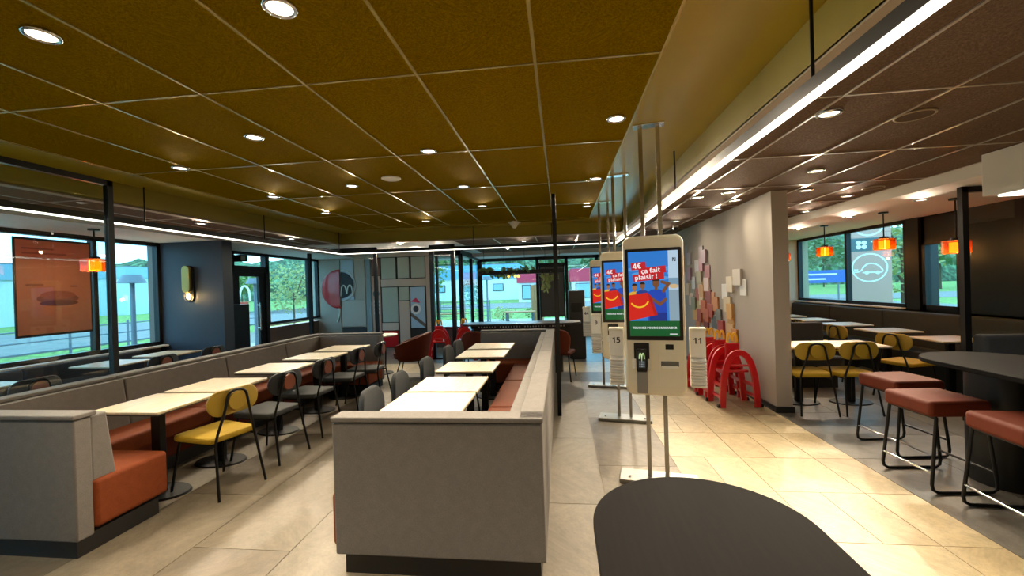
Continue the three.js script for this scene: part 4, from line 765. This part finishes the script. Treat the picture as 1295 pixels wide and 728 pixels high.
building('low shop with a pink-red fascia seen past the waste tower', 1.2, 12, -46, 8, 3.3, M('#e3e6e8', {}), M('#c8324e', {}), 1.2, [[1.6, 3.4, 0.3, 1.9], [4, 6, 0.3, 1.9], [7, 9, 0.3, 1.9]]);
building('long pale blue warehouse beyond the left car park', -60, -46, -40, 12, 5, M('#b9cfd8', {}), M('#8fb2c4', {}), 1, [[-58, -55, 1, 3], [-53, -50, 1, 3]]);
building('wide pale warehouse beyond the left window', -54, -40, 2, 30, 4.4, M('#c4d4da', {}), M('#7fa6ba', {}), 1, [[-50, -47, 1, 3], [-45, -42, 1, 3]]);
// terrace lamps
function terraceLamp(label, pos, h) {
  const l = thing('terrace_lamp', label, 'lamp', pos, 0, 'grey terrace lamps'); part('pole', cyl(0.045, 0.05, h, 0, h / 2, 0, 16), m.greyPost, l); part('shade', cyl(0.16, 0.26, 0.18, 0, h, 0, 28), m.greyPost, l); part('foot', cyl(0.16, 0.16, 0.02, 0, 0.01, 0, 24), m.greyPost, l); return l;
}
const tl = terraceLamp('grey terrace lamp outside beside the navy pier window', [-9.3, G, -8.2], 2.15);
copy(tl, 'grey terrace lamp outside the window past the entrance door', [-9.6, G, -12.3]); copy(tl, 'grey terrace lamp on the terrace behind the planter beam', [-3.6, G, -20.5]); copy(tl, 'grey terrace lamp beside the orange timber post', [-1.0, G, -24.5]);
// terrace furniture
function picnic(label, pos, turn) {
  const t = thing('terrace_table', label, 'table', pos, turn, 'terrace tables'); for (let k = 0; k < 4; k++) part('slat', rbox(-0.6, 0.6, 0.7, 0.735, -0.36 + k * 0.18, -0.2 + k * 0.18, 0.006, 1), m.timber, t); for (const s of [-1, 1]) part('leg', [box(s * 0.5 - 0.03, s * 0.5 + 0.03, 0, 0.7, -0.28, -0.22), box(s * 0.5 - 0.03, s * 0.5 + 0.03, 0, 0.7, 0.22, 0.28), box(s * 0.5 - 0.03, s * 0.5 + 0.03, 0.62, 0.7, -0.28, 0.28)], m.greyPost, t); return t;
}
const pt = picnic('timber slat terrace table outside the side window', [-4.3, G, -16.2], 0.2); copy(pt, 'timber slat terrace table outside the back window', [-1.6, G, -16.4], 0); copy(pt, 'timber slat terrace table outside beside the navy pier', [-8.6, G, -6.6], 1.5); copy(pt, 'timber slat terrace table outside behind the window poster', [-8.8, G, -3.6], 1.5);
{
  const w = thing('wind_screen', 'terrace railing of thin dark bars outside the side window', 'railing', [0, G, 0]); for (let k = 0; k < 4; k++) part('rail', bar([-9.5, 0.35 + k * 0.22, -20], [-3.4, 0.35 + k * 0.22, -20], 0.015), m.greyPost, w); for (let x = -9.5; x <= -3.4; x += 1.22) part('post', bar([x, 0, -20], [x, 1.1, -20], 0.025), m.greyPost, w);
  const f = thing('railing', 'terrace railing of thin dark bars outside the left windows', 'railing', [0, G, 0]); for (let k = 0; k < 3; k++) part('rail', bar([-13.5, 0.4 + k * 0.28, -18], [-13.5, 0.4 + k * 0.28, 4], 0.02), m.greyPost, f); for (let z = -18; z <= 4; z += 1.57) part('post', bar([-13.5, 0, z], [-13.5, 1.05, z], 0.03), m.greyPost, f);
  const c = thing('terrace_chair', 'blue upholstered terrace chair outside the back window', 'chair', [-2.95, G, -14.7], 0.3); part('seat', rbox(-0.25, 0.25, 0.38, 0.46, -0.25, 0.25, 0.02), M('#4a78a8', {}), c); part('backrest', rbox(-0.25, -0.18, 0.46, 0.98, -0.25, 0.25, 0.02), M('#4a78a8', {}), c); for (const [x, z] of [[1, 1], [1, -1], [-1, 1], [-1, -1]]) part('leg', bar([x * 0.22, 0, z * 0.22], [x * 0.22, 0.4, z * 0.22], 0.015), m.greyPost, c);
  const o = thing('timber_post', 'orange timber clad post on the terrace behind the back window', 'post', [-0.95, G, -17.2]); for (let k = 0; k < 4; k++) part('plank', rbox(-0.24 + k * 0.12, -0.125 + k * 0.12, 0, 1.75, -0.12, 0.12, 0.005, 1), m.timber, o);
}
// charging totem
{
  const tex = canvas(256, 700, (x, w, h) => {
    x.fillStyle = '#cf9f92'; x.fillRect(0, 0, w, h); x.fillStyle = '#4f6a70'; x.fillRect(0, 175, w, 100); x.strokeStyle = '#f4f6f6'; x.fillStyle = '#f4f6f6';
    x.lineWidth = 11; x.beginPath(); x.arc(128, 60, 96, 0, 7); x.stroke(); x.lineWidth = 8; x.strokeRect(70, 40, 116, 46); x.beginPath(); x.arc(98, 92, 12, 0, 7); x.arc(160, 92, 12, 0, 7); x.fill();
    for (let k = 0; k < 4; k++) { x.beginPath(); x.arc(66 + (k % 2) * 34, 210 + (k >> 1) * 32, 16, 0, 7); x.fill(); } x.fillRect(150, 205, 12, 36); x.fillRect(140, 200, 32, 10); x.fillRect(188, 205, 12, 36); x.fillRect(178, 200, 32, 10);
    x.lineWidth = 10; x.beginPath(); x.arc(128, 400, 104, 0, 7); x.stroke(); x.lineWidth = 9; x.beginPath(); x.moveTo(56, 430); x.quadraticCurveTo(70, 430, 82, 415); x.quadraticCurveTo(105, 360, 150, 370); x.quadraticCurveTo(180, 378, 200, 410); x.quadraticCurveTo(212, 430, 196, 436); x.lineTo(86, 436); x.stroke(); x.beginPath(); x.arc(112, 438, 13, 0, 7); x.arc(176, 438, 13, 0, 7); x.fill(); x.fillRect(34, 410, 26, 8); x.fillRect(34, 428, 26, 8);
  });
  const t = thing('charging_totem', 'pinkish charging totem with white car icons outside the right window', 'totem', [8.2, G, -12.3], -0.35);
  part('body', rbox(-0.46, 0.46, 0.1, 3.5, -0.12, 0.12, 0.01), M('#cf9f92', {}), t); part('front_print', new THREE.PlaneGeometry(0.9, 2.46), M('#ffffff', { map: tex }), t).position.set(0, 2.1, 0.1225); part('plinth', box(-0.4, 0.4, 0, 0.1, -0.1, 0.1), m.plinth, t);
  const s = thing('road_sign', 'blue road sign on posts beyond the right lawn', 'sign', [16.4, G, -29]); part('board', rbox(-1.6, 1.6, 1.3, 2.1, -0.03, 0.03, 0.01), M('#2d62b0', {}), s); part('print', [box(-1.2, 1.1, 1.8, 1.9, 0.03, 0.036), box(-1.2, 0.4, 1.5, 1.6, 0.03, 0.036)], m.white, s); for (const q of [-1, 1]) part('post', cyl(0.05, 0.05, 2, q * 1.2, 1, -0.06, 10), m.greyPost, s);
  [[15.2, -24], [17.6, -26]].forEach(([x, z], i) => { const p = thing('flag_pole', i ? 'white flag pole farther along the right road' : 'white flag pole near the blue road sign', 'pole', [x, G, z]); part('mast', cyl(0.04, 0.06, 7, 0, 3.5, 0, 10), m.white, p); part('flag', box(0.04, 0.9, 5.2, 6.4, -0.01, 0.01), M('#6fa7c8', {}), p); });
  const k = thing('tree_stake', 'slanted timber stake supporting the young tree by the totem', 'stake', [9.3, G, -12.6]); part('stake', bar([0.5, 0, 0.4], [0.0, 1.7, -0.2], 0.035), m.bark, k);
}
{ // arch sign outside the entrance door
  const s = thing('arch_sign', 'white double-arch sign on a red stand outside the entrance door', 'sign', [-14.2, G, -17.2], 0.6);
  const mg = []; for (const q of [-1, 1]) mg.push(tube([[q * 0.42, 1.45, 0], [q * 0.38, 1.95, 0], [q * 0.22, 2.15, 0], [q * 0.07, 1.95, 0], [0, 1.5, 0]], 0.045, 0.15, 26)); part('arches', mg, m.white, s);
  part('stand', rbox(-0.35, 0.35, 0, 1.4, -0.12, 0.12, 0.02), M('#b5452e', {}), s);
  const e = thing('exit_sign', 'small dark exit sign hung above the glazed entrance door', 'sign', [-6.5, 2.34, -7.95], 0.4); part('plate', rbox(-0.12, 0.12, -0.07, 0.07, -0.012, 0.012, 0.004), m.frame, e); part('hanger', cyl(0.006, 0.006, 0.09, 0, 0.115, 0, 6), m.frame, e); part('pictogram', box(0.01, 0.09, -0.045, 0.045, 0.012, 0.015), M('#8fa59a', {}), e);
}
renderer.render(scene, camera);
